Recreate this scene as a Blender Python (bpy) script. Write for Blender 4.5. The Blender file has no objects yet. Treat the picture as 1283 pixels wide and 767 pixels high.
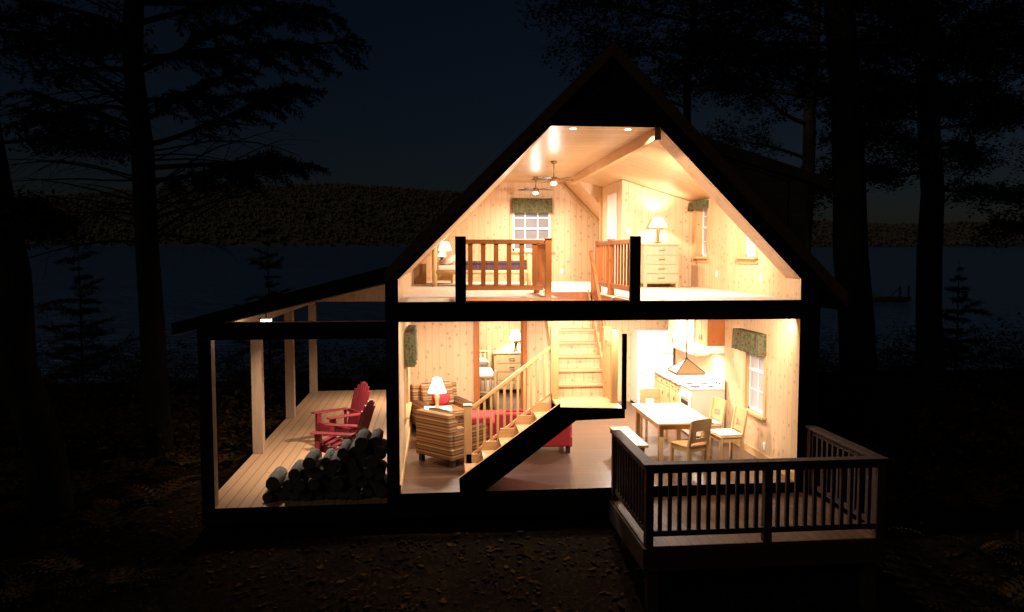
import bpy, bmesh, math, random
from math import radians, sin, cos, pi, atan2, sqrt
from mathutils import Vector, Matrix, noise as mnoise

SC = bpy.context.scene
COL = SC.collection

# ------------------------------------------------------------------ camera
cam_d = bpy.data.cameras.new("camera"); cam = bpy.data.objects.new("camera", cam_d); COL.objects.link(cam)
cam.location = (0, -10.8, 3.384)
cam.rotation_euler = (radians(90 - 3.784), 0, radians(-5.551))
cam_d.sensor_width = 36; cam_d.lens = 26.94
cam_d.clip_end = 6000; cam_d.clip_start = 0.1
SC.camera = cam

# ------------------------------------------------------------------ world: late dusk sky
SUN_ELEV, SUN_ROT = 6.0, 232.0
SKY_STRENGTH = 0.0027
W = bpy.data.worlds.new("World"); SC.world = W; W.use_nodes = True
nt = W.node_tree; nt.nodes.clear()
sky = nt.nodes.new("ShaderNodeTexSky"); sky.sky_type = 'NISHITA'; sky.sun_disc = False
sky.sun_elevation = radians(SUN_ELEV); sky.sun_rotation = radians(SUN_ROT)
sky.air_density = 1.0; sky.dust_density = 0.6; sky.ozone_density = 2.5
bg = nt.nodes.new("ShaderNodeBackground"); bg.inputs[1].default_value = SKY_STRENGTH
wo = nt.nodes.new("ShaderNodeOutputWorld")
tint = nt.nodes.new("ShaderNodeMix"); tint.data_type = 'RGBA'; tint.blend_type = 'MULTIPLY'; tint.inputs[0].default_value = 1; tint.inputs[7].default_value = (1.02, .98, 1.30, 1)
nt.links.new(sky.outputs[0], tint.inputs[6]); nt.links.new(tint.outputs[2], bg.inputs[0]); nt.links.new(bg.outputs[0], wo.inputs[0])

# last low light, from behind the camera on the left
sd = bpy.data.lights.new("sun", 'SUN'); sd.energy = 0.18; sd.angle = radians(25); sd.color = (1, .86, .68)
so = bpy.data.objects.new("sun", sd); COL.objects.link(so)
_az, _el = radians(SUN_ROT), radians(32)
_dir = Vector((sin(_az) * cos(_el), cos(_az) * cos(_el), sin(_el)))
so.rotation_euler = _dir.to_track_quat('Z', 'Y').to_euler()
so.location = (-20, -30, 30)

SC.view_settings.view_transform = 'Standard'; SC.view_settings.look = 'None'
SC.view_settings.exposure = 0.0; SC.view_settings.gamma = 1.0
SC.cycles.use_denoising = True
SC.cycles.sample_clamp_indirect = 4.0
SC.cycles.max_bounces = 8; SC.cycles.diffuse_bounces = 5; SC.cycles.glossy_bounces = 3
SC.cycles.transparent_max_bounces = 8
SC.cycles.caustics_reflective = False; SC.cycles.caustics_refractive = False

LAMP_TINT = (1.0, .885, .755)
LAMP_GAIN = 1.1

# ------------------------------------------------------------------ helpers: objects
def link(o):
    COL.objects.link(o); return o

def thing(name, label, cat, loc=(0, 0, 0), rz=0.0, group=None):
    o = bpy.data.objects.new(name, None); link(o)
    o.location = loc; o.rotation_euler = (0, 0, rz); o.empty_display_size = .1
    o["label"] = label; o["category"] = cat
    if group: o["group"] = group
    return o

def tag(o, label, cat, group=None):
    o["label"] = label; o["category"] = cat
    if group: o["group"] = group
    return o

def dup(root, loc, rz, label):
    r = root.copy(); link(r); r.location = loc; r.rotation_euler = (0, 0, rz); r["label"] = label
    for ch in list(root.children):
        c = ch.copy(); link(c); c.parent = r
        for g in list(ch.children):
            d = g.copy(); link(d); d.parent = c
    return r

class MB:
    """collects solids, builds ONE mesh object"""
    def __init__(s): s.v = []; s.f = []; s.sm = []
    def _add(s, vs, fs, smooth=False):
        n = len(s.v); s.v += [tuple(p) for p in vs]
        for f in fs: s.f.append([i + n for i in f]); s.sm.append(smooth)
        return s
    def box(s, x0, x1, y0, y1, z0, z1):
        if x0 > x1: x0, x1 = x1, x0
        if y0 > y1: y0, y1 = y1, y0
        if z0 > z1: z0, z1 = z1, z0
        return s._add([(x0,y0,z0),(x1,y0,z0),(x1,y1,z0),(x0,y1,z0),(x0,y0,z1),(x1,y0,z1),(x1,y1,z1),(x0,y1,z1)],
                      [(3,2,1,0),(4,5,6,7),(0,1,5,4),(1,2,6,5),(2,3,7,6),(3,0,4,7)])
    def bar(s, p, q, w, h, up=(0, 0, 1)):
        p, q = Vector(p), Vector(q); d = (q - p).normalized(); up = Vector(up)
        a = d.cross(up)
        if a.length < 1e-4: a = d.cross(Vector((0, 1, 0)))
        a.normalize(); b = a.cross(d).normalized()
        vs = []
        for c in (p, q):
            for i, j in ((-1,-1),(1,-1),(1,1),(-1,1)): vs.append(c + a * (i * w / 2) + b * (j * h / 2))
        return s._add(vs, [(3,2,1,0),(4,5,6,7),(0,1,5,4),(1,2,6,5),(2,3,7,6),(3,0,4,7)])
    def prism(s, poly, a0, a1, axis='y'):
        """poly in the two other axes: y -> (x,z); x -> (y,z); z -> (x,y)"""
        def P(u, v, a): return {'y': (u, a, v), 'x': (a, u, v), 'z': (u, v, a)}[axis]
        n = len(poly)
        vs = [P(u, v, a0) for u, v in poly] + [P(u, v, a1) for u, v in poly]
        fs = [tuple(range(n))[::-1], tuple(range(n, 2 * n))] + [(i, (i + 1) % n, n + (i + 1) % n, n + i) for i in range(n)]
        return s._add(vs, fs)
    def tube(s, pts, radii, n=8, cap=True, smooth=True):
        pts = [Vector(p) for p in pts]
        if not isinstance(radii, (list, tuple)): radii = [radii] * len(pts)
        vs = []; ref = None
        for i, p in enumerate(pts):
            d = (pts[min(i + 1, len(pts) - 1)] - pts[max(i - 1, 0)])
            d = d.normalized() if d.length > 1e-9 else Vector((0, 0, 1))
            if ref is None: ref = Vector((1, 0, 0)) if abs(d.x) < .8 else Vector((0, 1, 0))
            a = (ref - d * ref.dot(d)).normalized(); b = d.cross(a); ref = a
            for k in range(n):
                t = 2 * pi * k / n; vs.append(p + (a * cos(t) + b * sin(t)) * radii[i])
        fs = []
        for i in range(len(pts) - 1):
            for k in range(n):
                fs.append((i*n+k, i*n+(k+1) % n, (i+1)*n+(k+1) % n, (i+1)*n+k))
        s._add(vs, fs, smooth)
        if cap:
            m = len(s.v) - len(vs)
            s.f.append([m + k for k in range(n)][::-1]); s.sm.append(False)
            s.f.append([m + (len(pts)-1)*n + k for k in range(n)]); s.sm.append(False)
        return s
    def lathe(s, prof, c=(0, 0), n=20, smooth=True):
        vs = []; m = len(prof)
        for r, z in prof:
            for k in range(n):
                t = 2 * pi * k / n; vs.append((c[0] + r * cos(t), c[1] + r * sin(t), z))
        fs = [(i*n+k, i*n+(k+1) % n, (i+1)*n+(k+1) % n, (i+1)*n+k) for i in range(m - 1) for k in range(n)]
        return s._add(vs, fs, smooth)
    def xf(s, M, start=0):
        for i in range(start, len(s.v)): s.v[i] = tuple(M @ Vector(s.v[i]))
        return s
    def build(s, name, mat, parent=None, bevel=0.0, cut=None, seg=2):
        me = bpy.data.meshes.new(name); me.from_pydata(s.v, [], s.f); me.update()
        bm = bmesh.new(); bm.from_mesh(me); bmesh.ops.recalc_face_normals(bm, faces=bm.faces); bm.to_mesh(me); bm.free()
        me.polygons.foreach_set("use_smooth", s.sm)
        me.materials.append(mat)
        if cut is not None:      # the sawn section face of the house
            me.materials.append(cut)
            for p in me.polygons:
                if all(me.vertices[i].co.y < 0.002 for i in p.vertices): p.material_index = 1
        o = link(bpy.data.objects.new(name, me))
        if parent is not None: o.parent = parent
        if bevel:
            b = o.modifiers.new("bevel", 'BEVEL'); b.width = bevel; b.segments = seg; b.limit_method = 'ANGLE'; b.angle_limit = radians(40)
            b.harden_normals = False
        return o

def B(x0, x1, y0, y1, z0, z1): return MB().box(x0, x1, y0, y1, z0, z1)

# ------------------------------------------------------------------ helpers: materials
class N:
    def __init__(s, name):
        s.m = bpy.data.materials.new(name); s.m.use_nodes = True; s.t = s.m.node_tree; s.t.nodes.clear()
        s.out = s.t.nodes.new("ShaderNodeOutputMaterial"); s.p = s.t.nodes.new("ShaderNodeBsdfPrincipled")
        s.t.links.new(s.p.outputs[0], s.out.inputs[0])
    def n(s, kind, **kw):
        x = s.t.nodes.new(kind)
        for k, v in kw.items(): setattr(x, k, v)
        return x
    def l(s, a, b): s.t.links.new(a, b)
    def math(s, op, a, b=None, c=None):
        x = s.n("ShaderNodeMath", operation=op)
        for i, v in enumerate((a, b, c)):
            if v is None: continue
            if isinstance(v, (int, float)): x.inputs[i].default_value = v
            else: s.l(v, x.inputs[i])
        return x.outputs[0]
    def mix(s, fac, a, b, mode='MIX'):
        x = s.n("ShaderNodeMix", data_type='RGBA', blend_type=mode)
        for v, i in ((fac, 0), (a, 6), (b, 7)):
            if isinstance(v, (int, float)): x.inputs[i].default_value = v
            elif isinstance(v, tuple): x.inputs[i].default_value = (*v, 1) if len(v) == 3 else v
            else: s.l(v, x.inputs[i])
        return x.outputs[2]
    def ramp(s, fac, stops, interp='LINEAR'):
        r = s.n("ShaderNodeValToRGB"); cr = r.color_ramp; cr.interpolation = interp
        while len(cr.elements) < len(stops): cr.elements.new(.5)
        for e, (p, c) in zip(cr.elements, stops): e.position = p; e.color = (*c, 1)
        s.l(fac, r.inputs[0]); return r.outputs[0]
    def noise(s, vec, scale, detail=3, rough=.55):
        x = s.n("ShaderNodeTexNoise"); x.inputs["Scale"].default_value = scale; x.inputs["Detail"].default_value = detail
        x.inputs["Roughness"].default_value = rough
        if vec is not None: s.l(vec, x.inputs["Vector"])
        return x.outputs[0]
    def obj(s): return s.n("ShaderNodeTexCoord").outputs["Object"]
    def xyz(s, v):
        x = s.n("ShaderNodeSeparateXYZ"); s.l(v, x.inputs[0]); return x.outputs
    def comb(s, a, b, c):
        x = s.n("ShaderNodeCombineXYZ")
        for i, v in enumerate((a, b, c)):
            if isinstance(v, (int, float)): x.inputs[i].default_value = v
            else: s.l(v, x.inputs[i])
        return x.outputs[0]
    def bump(s, h, strength, dist):
        b = s.n("ShaderNodeBump"); b.inputs["Strength"].default_value = strength; b.inputs["Distance"].default_value = dist
        s.l(h, b.inputs["Height"]); s.l(b.outputs[0], s.p.inputs["Normal"])
    def set(s, col=None, rough=.6, spec=.4, metal=0):
        if col is not None:
            if isinstance(col, tuple): s.p.inputs["Base Color"].default_value = (*col, 1)
            else: s.l(col, s.p.inputs["Base Color"])
        if isinstance(rough, (int, float)): s.p.inputs["Roughness"].default_value = rough
        else: s.l(rough, s.p.inputs["Roughness"])
        s.p.inputs["Specular IOR Level"].default_value = spec; s.p.inputs["Metallic"].default_value = metal
        return s.m

def boards(name, base, dark, w, u='x+y', v='z', knots=.0, rough=.45, seam=.012, tint=.16, knotcol=(.16, .07, .025), spec=.4, gap=.45, bump=.4):
    """boards of width w laid side by side across u and running along v, grain and knots"""
    m = N(name); X, Y, Z = m.xyz(m.obj())
    ax = {'x': X, 'y': Y, 'z': Z, 'x+y': m.math('ADD', X, Y), 'x+z': m.math('ADD', X, Z)}
    U, V = ax[u], ax[v]
    q = m.math('DIVIDE', U, w); bid = m.math('FLOOR', q); fr = m.math('FRACT', q)
    wn = m.n("ShaderNodeTexWhiteNoise", noise_dimensions='1D'); m.l(bid, wn.inputs["W"]); rnd = wn.outputs[0]
    gv = m.comb(m.math('MULTIPLY', U, 38), m.math('ADD', m.math('MULTIPLY', V, 2.2), m.math('MULTIPLY', rnd, 40)), bid)
    g = m.noise(gv, 1.0, 4, .6)
    big = m.noise(m.comb(m.math('MULTIPLY', U, 3), m.math('MULTIPLY', V, .7), rnd), 1.2, 2)
    col = m.mix(m.ramp(g, [(.3, (0, 0, 0)), (.75, (1, 1, 1))]), tuple(a * .80 for a in base), base)
    col = m.mix(m.math('MULTIPLY', rnd, tint * 2.2), col, tuple(a * .62 for a in base))
    col = m.mix(m.math('MULTIPLY', big, .25), col, tuple(min(1, a * 1.25) for a in base))
    if knots:
        kv = m.comb(m.math('MULTIPLY', U, 1 / w * .9), m.math('ADD', m.math('MULTIPLY', V, 5.2), m.math('MULTIPLY', rnd, 17)), 0.0)
        vo = m.n("ShaderNodeTexVoronoi", voronoi_dimensions='2D'); m.l(kv, vo.inputs["Vector"]); vo.inputs["Scale"].default_value = 1.0
        k = m.ramp(vo.outputs["Distance"], [(.0, (.85, .85, .85)), (.07, (.7, .7, .7)), (.13, (.28, .28, .28)), (.24, (0, 0, 0))])
        keep = m.math('GREATER_THAN', m.xyz(vo.outputs["Color"])[0], 1 - knots)
        col = m.mix(m.math('MULTIPLY', k, keep), col, knotcol)
    s = m.math('LESS_THAN', fr, seam / w)
    col = m.mix(m.math('MULTIPLY', s, gap), col, dark)
    h = m.math('SUBTRACT', m.math('MULTIPLY', g, .15), s)
    m.bump(h, bump, .004)
    return m.set(col, m.math('ADD', m.math('MULTIPLY', g, .18), rough - .09), spec)

def solidwood(name, base, rough=.45, grain='z', knots=.35, spec=.4):
    m = N(name); X, Y, Z = m.xyz(m.obj())
    oi = m.n("ShaderNodeObjectInfo").outputs["Random"]
    sc = {'z': (30, 30, 2), 'x': (2, 30, 30), 'y': (30, 2, 30)}[grain]
    v = m.comb(*[m.math('ADD', m.math('MULTIPLY', a, k), m.math('MULTIPLY', oi, 60)) for a, k in zip((X, Y, Z), sc)])
    g = m.noise(v, 1.0, 4, .6)
    col = m.mix(m.ramp(g, [(.28, (0, 0, 0)), (.72, (1, 1, 1))]), tuple(a * .72 for a in base), base)
    col = m.mix(m.math('MULTIPLY', oi, .25), col, tuple(a * .7 for a in base))
    kv = m.comb(*[m.math('ADD', m.math('MULTIPLY', a, k), m.math('MULTIPLY', oi, 31)) for a, k in zip((X, Y, Z), [(7, 7, 7), (7, 7, 7), (7, 7, 7)][0])])
    vo = m.n("ShaderNodeTexVoronoi"); m.l(kv, vo.inputs["Vector"]); vo.inputs["Scale"].default_value = 1
    k = m.ramp(vo.outputs["Distance"], [(0, (1, 1, 1)), (.1, (.6, .6, .6)), (.2, (0, 0, 0))])
    keep = m.math('GREATER_THAN', m.xyz(vo.outputs["Color"])[1], 1 - knots)
    col = m.mix(m.math('MULTIPLY', k, keep), col, tuple(a * .3 for a in base))
    m.bump(g, .12, .003)
    return m.set(col, rough, spec)

def plain(name, col, rough=.6, spec=.4, metal=0, var=.12, scale=9, bump=0):
    m = N(name); n = m.noise(m.obj(), scale, 4)
    c = m.mix(n, tuple(max(0, a * (1 - var * 1.6)) for a in col), tuple(min(1, a * (1 + var)) for a in col))
    if bump: m.bump(m.noise(m.obj(), scale * 6, 4), bump, .01)
    return m.set(c, rough, spec, metal)

def glow(name, col, strength, base=(.8, .75, .65)):
    m = N(name); m.set(base, .6, .2)
    m.p.inputs["Emission Color"].default_value = (*col, 1); m.p.inputs["Emission Strength"].default_value = strength
    return m.m

def stripes(name, stops, period, rough=.9):
    m = N(name); X, Y, Z = m.xyz(m.obj())
    t = m.math('FRACT', m.math('DIVIDE', m.math('ADD', Z, 3.0), period))
    c = m.ramp(t, stops, 'CONSTANT')
    wv = m.noise(m.obj(), 90, 2)
    c = m.mix(.25, c, m.mix(wv, (.05, .03, .02), (.9, .75, .55)), 'MULTIPLY')
    m.bump(wv, .25, .003)
    return m.set(c, rough, .1)

PINE = (.66, .435, .24)
M = {}
M['pine_wall'] = boards('pine_wall', PINE, (.25, .13, .05), .145, 'x+y', 'z', .5, .42, .008, .17, (.30, .155, .075), gap=.55)
M['pine_ceiling'] = boards('pine_ceiling', (.62, .38, .18), (.22, .11, .045), .16, 'y', 'x', .3, .33, .022, .40, (.3, .15, .06), spec=.5, gap=.85, bump=.7)
M['pine_slope'] = boards('pine_slope', (.60, .35, .18), (.25, .13, .05), .12, 'y', 'z', .45, .42, .008)
M['pine'] = solidwood('pine', (.62, .37, .16))
M['pine_x'] = solidwood('pine_x', (.62, .37, .16), grain='x')
M['pine_y'] = solidwood('pine_y', (.62, .37, .16), grain='y')
M['pine_pale'] = solidwood('pine_pale', (.64, .44, .26), .45)
M['pine_orange'] = solidwood('pine_orange', (.43, .135, .032), .4)
M['pine_orange_x'] = solidwood('pine_orange_x', (.43, .135, .032), .4, 'x')
M['stair_pine'] = solidwood('stair_pine', (.53, .28, .105))
M['stair_pine_x'] = solidwood('stair_pine_x', (.53, .28, .105), grain='x')
M['bench_wood'] = solidwood('bench_wood', (.40, .22, .11), .5, 'y')
M['log_wood'] = solidwood('log_wood', (.66, .46, .22), .4, knots=.5)
M['floor_plank'] = boards('floor_plank', (.105, .054, .032), (.012, .006, .004), .17, 'y', 'x', .1, .33, .016, .9, spec=.5, gap=.85)
M['tread'] = solidwood('tread', (.55, .32, .15), .4, 'x')
M['carpet'] = plain('carpet', (.62, .53, .42), .95, .05, 0, .14, 60, .6)
M['section'] = plain('section', (.012, .011, .010), .9, .05, 0, .3)
M['siding'] = boards('siding', (.05, .03, .02), (.01, .007, .005), .18, 'z', 'y', .1, .7, .012, spec=.2)
M['roofing'] = plain('roofing', (.035, .028, .024), .9, .1, 0, .4, 25, .5)
M['rake_board'] = solidwood('rake_board', (.07, .035, .02), .7, spec=.15)
M['dark_timber'] = boards('dark_timber', (.05, .030, .018), (.012, .008, .005), .3, 'x', 'z', .1, .75, .006, spec=.2)
M['deck_rail'] = solidwood('deck_rail', (.038, .020, .013), .7, spec=.2)
M['deck_board'] = boards('deck_board', (.075, .034, .015), (.012, .007, .004), .14, 'x', 'y', .12, .6, .016, .9, spec=.12, gap=.95)
M['porch_board'] = boards('porch_board', (.36, .215, .12), (.03, .018, .01), .165, 'x', 'y', .06, .6, .012, .18, spec=.3, gap=.85)
M['porch_post'] = solidwood('porch_post', (.44, .30, .20), .65, knots=.1, spec=.2)
M['porch_soffit'] = boards('porch_soffit', (.46, .30, .20), (.1, .06, .04), .14, 'y', 'x', .05, .6, .01)
M['white'] = plain('white', (.80, .78, .74), .4, .5, 0, .03)
M['enamel'] = plain('enamel', (.74, .73, .68), .3, .5, 0, .03)
M['stove_side'] = plain('stove_side', (.62, .56, .44), .5, .4, 0, .04)
M['counter'] = plain('counter', (.74, .69, .60), .3, .5, 0, .08, 40)
M['pane'] = plain('pane', (.40, .37, .37), .5, .5, 0, .1, 4)
M['trim_white'] = plain('trim_white', (.78, .77, .74), .45, .4, 0, .03)
M['black_metal'] = plain('black_metal', (.015, .014, .013), .4, .5, 0, .2)
M['brass'] = plain('brass', (.30, .18, .08), .4, .5, .4, .1)
M['blade'] = solidwood('blade', (.035, .022, .016), .5, 'x')
M['red_fabric'] = plain('red_fabric', (.36, .035, .04), .9, .12, 0, .18, 70, .3)
M['red_paint'] = plain('red_paint', (.145, .013, .019), .45, .4, 0, .15, 12)
M['bark'] = None
M['valance'] = None

def m_valance():
    m = N('valance_fabric'); X, Y, Z = m.xyz(m.obj())
    n1 = m.noise(m.obj(), 13, 3); n2 = m.noise(m.obj(), 22, 3)
    c = m.ramp(n1, [(0, (.022, .028, .012)), (.40, (.04, .055, .02)), (.48, (.10, .10, .05)), (.56, (.12, .065, .03)), (.64, (.03, .038, .015))], 'EASE')
    c = m.mix(m.math('MULTIPLY', n2, .2), c, (.10, .085, .05))
    m.bump(m.noise(m.comb(m.math('MULTIPLY', m.math('ADD', X, Y), 30), 0.0, 0.0), 1, 1), .5, .02)
    return m.set(c, .95, .1)
M['valance'] = m_valance()
M['stripe'] = stripes('stripe', [(0, (.23, .10, .04)), (.13, (.33, .22, .11)), (.24, (.085, .045, .028)), (.33, (.26, .12, .045)), (.50, (.12, .085, .045)), (.60, (.38, .27, .14)), (.70, (.25, .11, .04)), (.84, (.09, .045, .028)), (.92, (.31, .19, .09))], .225)
M['plaid'] = None
def m_plaid(name, base, lines, w):
    m = N(name); X, Y, Z = m.xyz(m.obj()); c = base
    for ax, (col, per, th) in zip((X, Y, Z), lines):
        f = m.math('LESS_THAN', m.math('FRACT', m.math('DIVIDE', m.math('ADD', ax, 9.0), per)), th)
        c = m.mix(m.math('MULTIPLY', f, w), c, col)
    m.bump(m.noise(m.obj(), 25, 3), .3, .02)
    return m.set(c, .95, .1)
M['plaid'] = m_plaid('plaid', (.72, .71, .68), [((.25, .3, .4), .16, .2), ((.3, .34, .42), .2, .18), ((.2, .25, .35), .13, .22)], .6)
M['quilt'] = m_plaid('quilt', (.055, .035, .05), [((.22, .10, .04), .23, .16), ((.10, .05, .07), .2, .4), ((.02, .02, .03), .15, .3)], .7)
M['linen'] = plain('linen', (.72, .66, .56), .95, .1, 0, .08, 14, .2)

def m_bark(name, base, scale=1.0):
    m = N(name); X, Y, Z = m.xyz(m.obj())
    v = m.comb(m.math('MULTIPLY', X, 9 * scale), m.math('MULTIPLY', Y, 9 * scale), m.math('MULTIPLY', Z, 2.0 * scale))
    n = m.noise(v, 1.5, 5, .65); p = m.noise(m.obj(), 1.3, 2)
    c = m.mix(n, tuple(a * .35 for a in base), tuple(a * 1.4 for a in base))
    c = m.mix(m.ramp(p, [(.52, (0, 0, 0)), (.66, (1, 1, 1))]), c, tuple(min(1, a * 1.7) for a in base))
    m.bump(n, .9, .05); return m.set(c, .95, .1)
M['bark'] = m_bark('bark', (.012, .010, .008))
M['bark_pale'] = m_bark('bark_pale', (.12, .10, .08))
M['firewood'] = m_bark('firewood', (.20, .20, .20), 4.0)
M['log_end'] = plain('log_end', (.075, .062, .05), .95, .05, 0, .4, 20)
def m_leaf(name, cols, scale=3.0):
    m = N(name); vo = m.n("ShaderNodeTexVoronoi"); m.l(m.obj(), vo.inputs["Vector"]); vo.inputs["Scale"].default_value = scale
    r = m.xyz(vo.outputs["Color"])[0]
    c = m.ramp(r, [(i / max(1, len(cols) - 1), q) for i, q in enumerate(cols)])
    m.set(c, .95, .02); return m.m
M['needle'] = m_leaf('needle', [(.012, .020, .010), (.018, .03, .014), (.028, .034, .016)])
M['leaf'] = m_leaf('leaf', [(.018, .026, .010), (.03, .034, .012), (.045, .036, .014)])
M['litter'] = m_leaf('litter', [(.004, .003, .002), (.018, .008, .003), (.007, .004, .002), (.04, .018, .005), (.005, .004, .002)], 9)
M['fern'] = m_leaf('fern', [(.018, .018, .007), (.036, .022, .008), (.048, .022, .008), (.02, .015, .007)], 3)

# ------------------------------------------------------------------ lamps
def point(name, loc, watts, r=.05, parent=None, col=LAMP_TINT):
    d = bpy.data.lights.new(name, 'POINT'); d.energy = watts * (LAMP_GAIN if col is LAMP_TINT else 1); d.color = col; d.shadow_soft_size = r
    o = link(bpy.data.objects.new(name, d)); o.location = loc
    if parent is not None: o.parent = parent
    return o
def area(name, loc, watts, size, parent=None, col=LAMP_TINT, spread=160):
    d = bpy.data.lights.new(name, 'AREA'); d.energy = watts * (LAMP_GAIN if col is LAMP_TINT else 1); d.color = col; d.shape = 'DISK'; d.size = size; d.spread = radians(spread)
    o = link(bpy.data.objects.new(name, d)); o.location = loc
    if parent is not None: o.parent = parent
    return o
M['shade'] = glow('shade', (1, .86, .62), 2.2)
M['bulb'] = glow('bulb', (1, .85, .6), 12)
M['hood_lens'] = glow('hood_lens', (1, .9, .72), 9)
M['porch_lens'] = glow('porch_lens', (1, .9, .74), 9)

# ================================================================== SETTING
rnd = random.Random(11)
LAKE_Y0, LAKE_Z0, LAKE_S, FAR_Y = 44.0, -5.2, .0222, 900.0
def lake_z(y): return LAKE_Z0 + (y - LAKE_Y0) * LAKE_S
def sm(a, b, t):
    t = max(0, min(1, (t - a) / (b - a))); return t * t * (3 - 2 * t)
def ground_z(x, y):
    z = -.55
    if y < 0: z += .26 * max(y, -12)
    z -= .45 * sm(2, 12, y) + 4.4 * sm(12, 46, y) + 2.5 * sm(44, 56, y)
    z -= .35 * sm(4, 14, x) * (1 - sm(0, 12, y)); z += .35 * sm(-5, -16, x) if False else 0
    amp = .18 if (x < -4 or x > 6.5 or y < -1 or y > 10) else .04
    z += amp * mnoise.noise(Vector((x * .35, y * .35, 1.7))) + amp * .35 * mnoise.noise(Vector((x * 1.4, y * 1.4, 4.1)))
    return z

def grid(name, xs, ys, fz, mat, kind='structure'):
    v = [(x, y, fz(x, y)) for y in ys for x in xs]; nx = len(xs)
    f = [(j*nx+i, j*nx+i+1, (j+1)*nx+i+1, (j+1)*nx+i) for j in range(len(ys)-1) for i in range(nx-1)]
    me = bpy.data.meshes.new(name); me.from_pydata(v, [], f); me.update()
    me.polygons.foreach_set("use_smooth", [True] * len(f)); me.materials.append(mat)
    o = link(bpy.data.objects.new(name, me)); o["kind"] = kind
    return o

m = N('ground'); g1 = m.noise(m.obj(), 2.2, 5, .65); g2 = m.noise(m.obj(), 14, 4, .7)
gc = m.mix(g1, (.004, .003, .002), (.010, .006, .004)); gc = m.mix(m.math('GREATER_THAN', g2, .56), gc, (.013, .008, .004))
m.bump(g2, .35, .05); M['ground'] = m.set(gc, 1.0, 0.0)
def frange(a, b, s):
    r = []; 
    while a < b - 1e-6: r.append(a); a += s
    return r + [b]
gx = [-900, -400, -200, -100, -60, -40] + frange(-28, 32, .7) + [42, 62, 100, 200, 400, 900]
gy = [-60, -30, -20] + frange(-14, 24, .6) + frange(25.5, 62, 1.8)
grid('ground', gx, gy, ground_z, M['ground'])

m = N('lake'); X, Y, Z = m.xyz(m.obj())
w1 = m.noise(m.comb(m.math('MULTIPLY', X, .22), m.math('MULTIPLY', Y, .75), 0.0), 1.0, 4, .6)
w2 = m.noise(m.comb(m.math('MULTIPLY', X, .012), m.math('MULTIPLY', Y, .03), 0.0), 1.0, 3, .6)
m.bump(w1, 1.0, 2.2)
M['lake'] = m.set(m.mix(w2, (.055, .14, .29), (.085, .19, .38)), .16, .5)
grid('lake', [-2200, -600, -200, 0, 200, 600, 2200], [43, 70, 120, 250, 500, FAR_Y + 60], lambda x, y: lake_z(y), M['lake'])

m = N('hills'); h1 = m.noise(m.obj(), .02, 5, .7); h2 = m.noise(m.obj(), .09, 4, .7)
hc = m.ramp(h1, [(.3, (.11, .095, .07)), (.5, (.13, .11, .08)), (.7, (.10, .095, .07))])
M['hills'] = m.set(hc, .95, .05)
def hill_z(x, y):
    # apparent ridge heights from the near shore, eased in and out with distance
    t = x / (y + 10.8)
    k = [(-.75, .075), (-.5, .068), (-.36, .083), (-.12, .090), (.02, .082), (.2, .07), (.45, .05), (.62, .042), (.9, .05)]
    e = k[0][1]
    for (a, ea), (b, eb) in zip(k, k[1:]):
        if a <= t <= b: e = ea + (eb - ea) * (t - a) / (b - a)
        elif t > b: e = eb
    top = 3.4 + (e - .005) * (1500 + 10.8)
    s = max(0, min(1, (y - FAR_Y) / (1500 - FAR_Y)))
    z = lake_z(FAR_Y) - 1.5 + (top - lake_z(FAR_Y)) * (1 - (1 - s) ** 1.6)
    if y > 1500: z = top - (y - 1500) * .15
    a = min(1, s * 8 + .25)
    z += a * (7 * mnoise.noise(Vector((x * .03, y * .03, 0))) + 5.5 * mnoise.noise(Vector((x * .11, y * .11, 3))))
    return z
grid('hills', frange(-1700, 1900, 9), [FAR_Y - 3, FAR_Y + 2] + frange(FAR_Y + 12, 1500, 24) + [1520, 1560, 1700, 2000], hill_z, M['hills'])

fv, ff = [], []
fr_ = random.Random(8)
for _ in range(46000):
    y = FAR_Y + 4 + (fr_.random() ** .8) * 600; t_ = fr_.uniform(-.82, 1.05); x = t_ * (y + 10.8)
    z = hill_z(x, y); h = fr_.uniform(4, 6.5) * (1.4 if fr_.random() < .06 else 1); r = h * fr_.uniform(.34, .6); n0 = len(fv); a = fr_.uniform(0, 1.5)
    top = fr_.uniform(.5, .75)
    fv.append((x, y, z + h))
    for k in range(4): fv.append((x + r * cos(a + k * pi / 2), y + r * sin(a + k * pi / 2), z + h * top))
    fv.append((x, y, z))
    for k in range(4): ff += [(n0, n0 + 1 + k, n0 + 1 + (k + 1) % 4), (n0 + 5, n0 + 1 + (k + 1) % 4, n0 + 1 + k)]
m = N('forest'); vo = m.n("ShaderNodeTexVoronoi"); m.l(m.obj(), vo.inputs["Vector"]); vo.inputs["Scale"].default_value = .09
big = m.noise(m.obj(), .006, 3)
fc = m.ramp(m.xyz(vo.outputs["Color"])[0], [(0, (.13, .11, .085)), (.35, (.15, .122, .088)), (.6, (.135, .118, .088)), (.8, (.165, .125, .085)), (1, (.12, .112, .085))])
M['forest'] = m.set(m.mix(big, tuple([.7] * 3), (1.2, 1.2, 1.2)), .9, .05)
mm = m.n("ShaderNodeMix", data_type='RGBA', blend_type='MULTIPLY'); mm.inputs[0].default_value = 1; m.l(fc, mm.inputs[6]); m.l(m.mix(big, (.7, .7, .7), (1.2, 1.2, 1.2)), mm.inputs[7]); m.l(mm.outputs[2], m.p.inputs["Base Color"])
fm = bpy.data.meshes.new('forest'); fm.from_pydata(fv, [], ff); fm.update(); fm.materials.append(M['forest'])
fo_ = link(bpy.data.objects.new('forest', fm)); fo_["kind"] = 'stuff'; fo_["label"] = 'autumn woods covering the hills beyond the lake'

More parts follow.
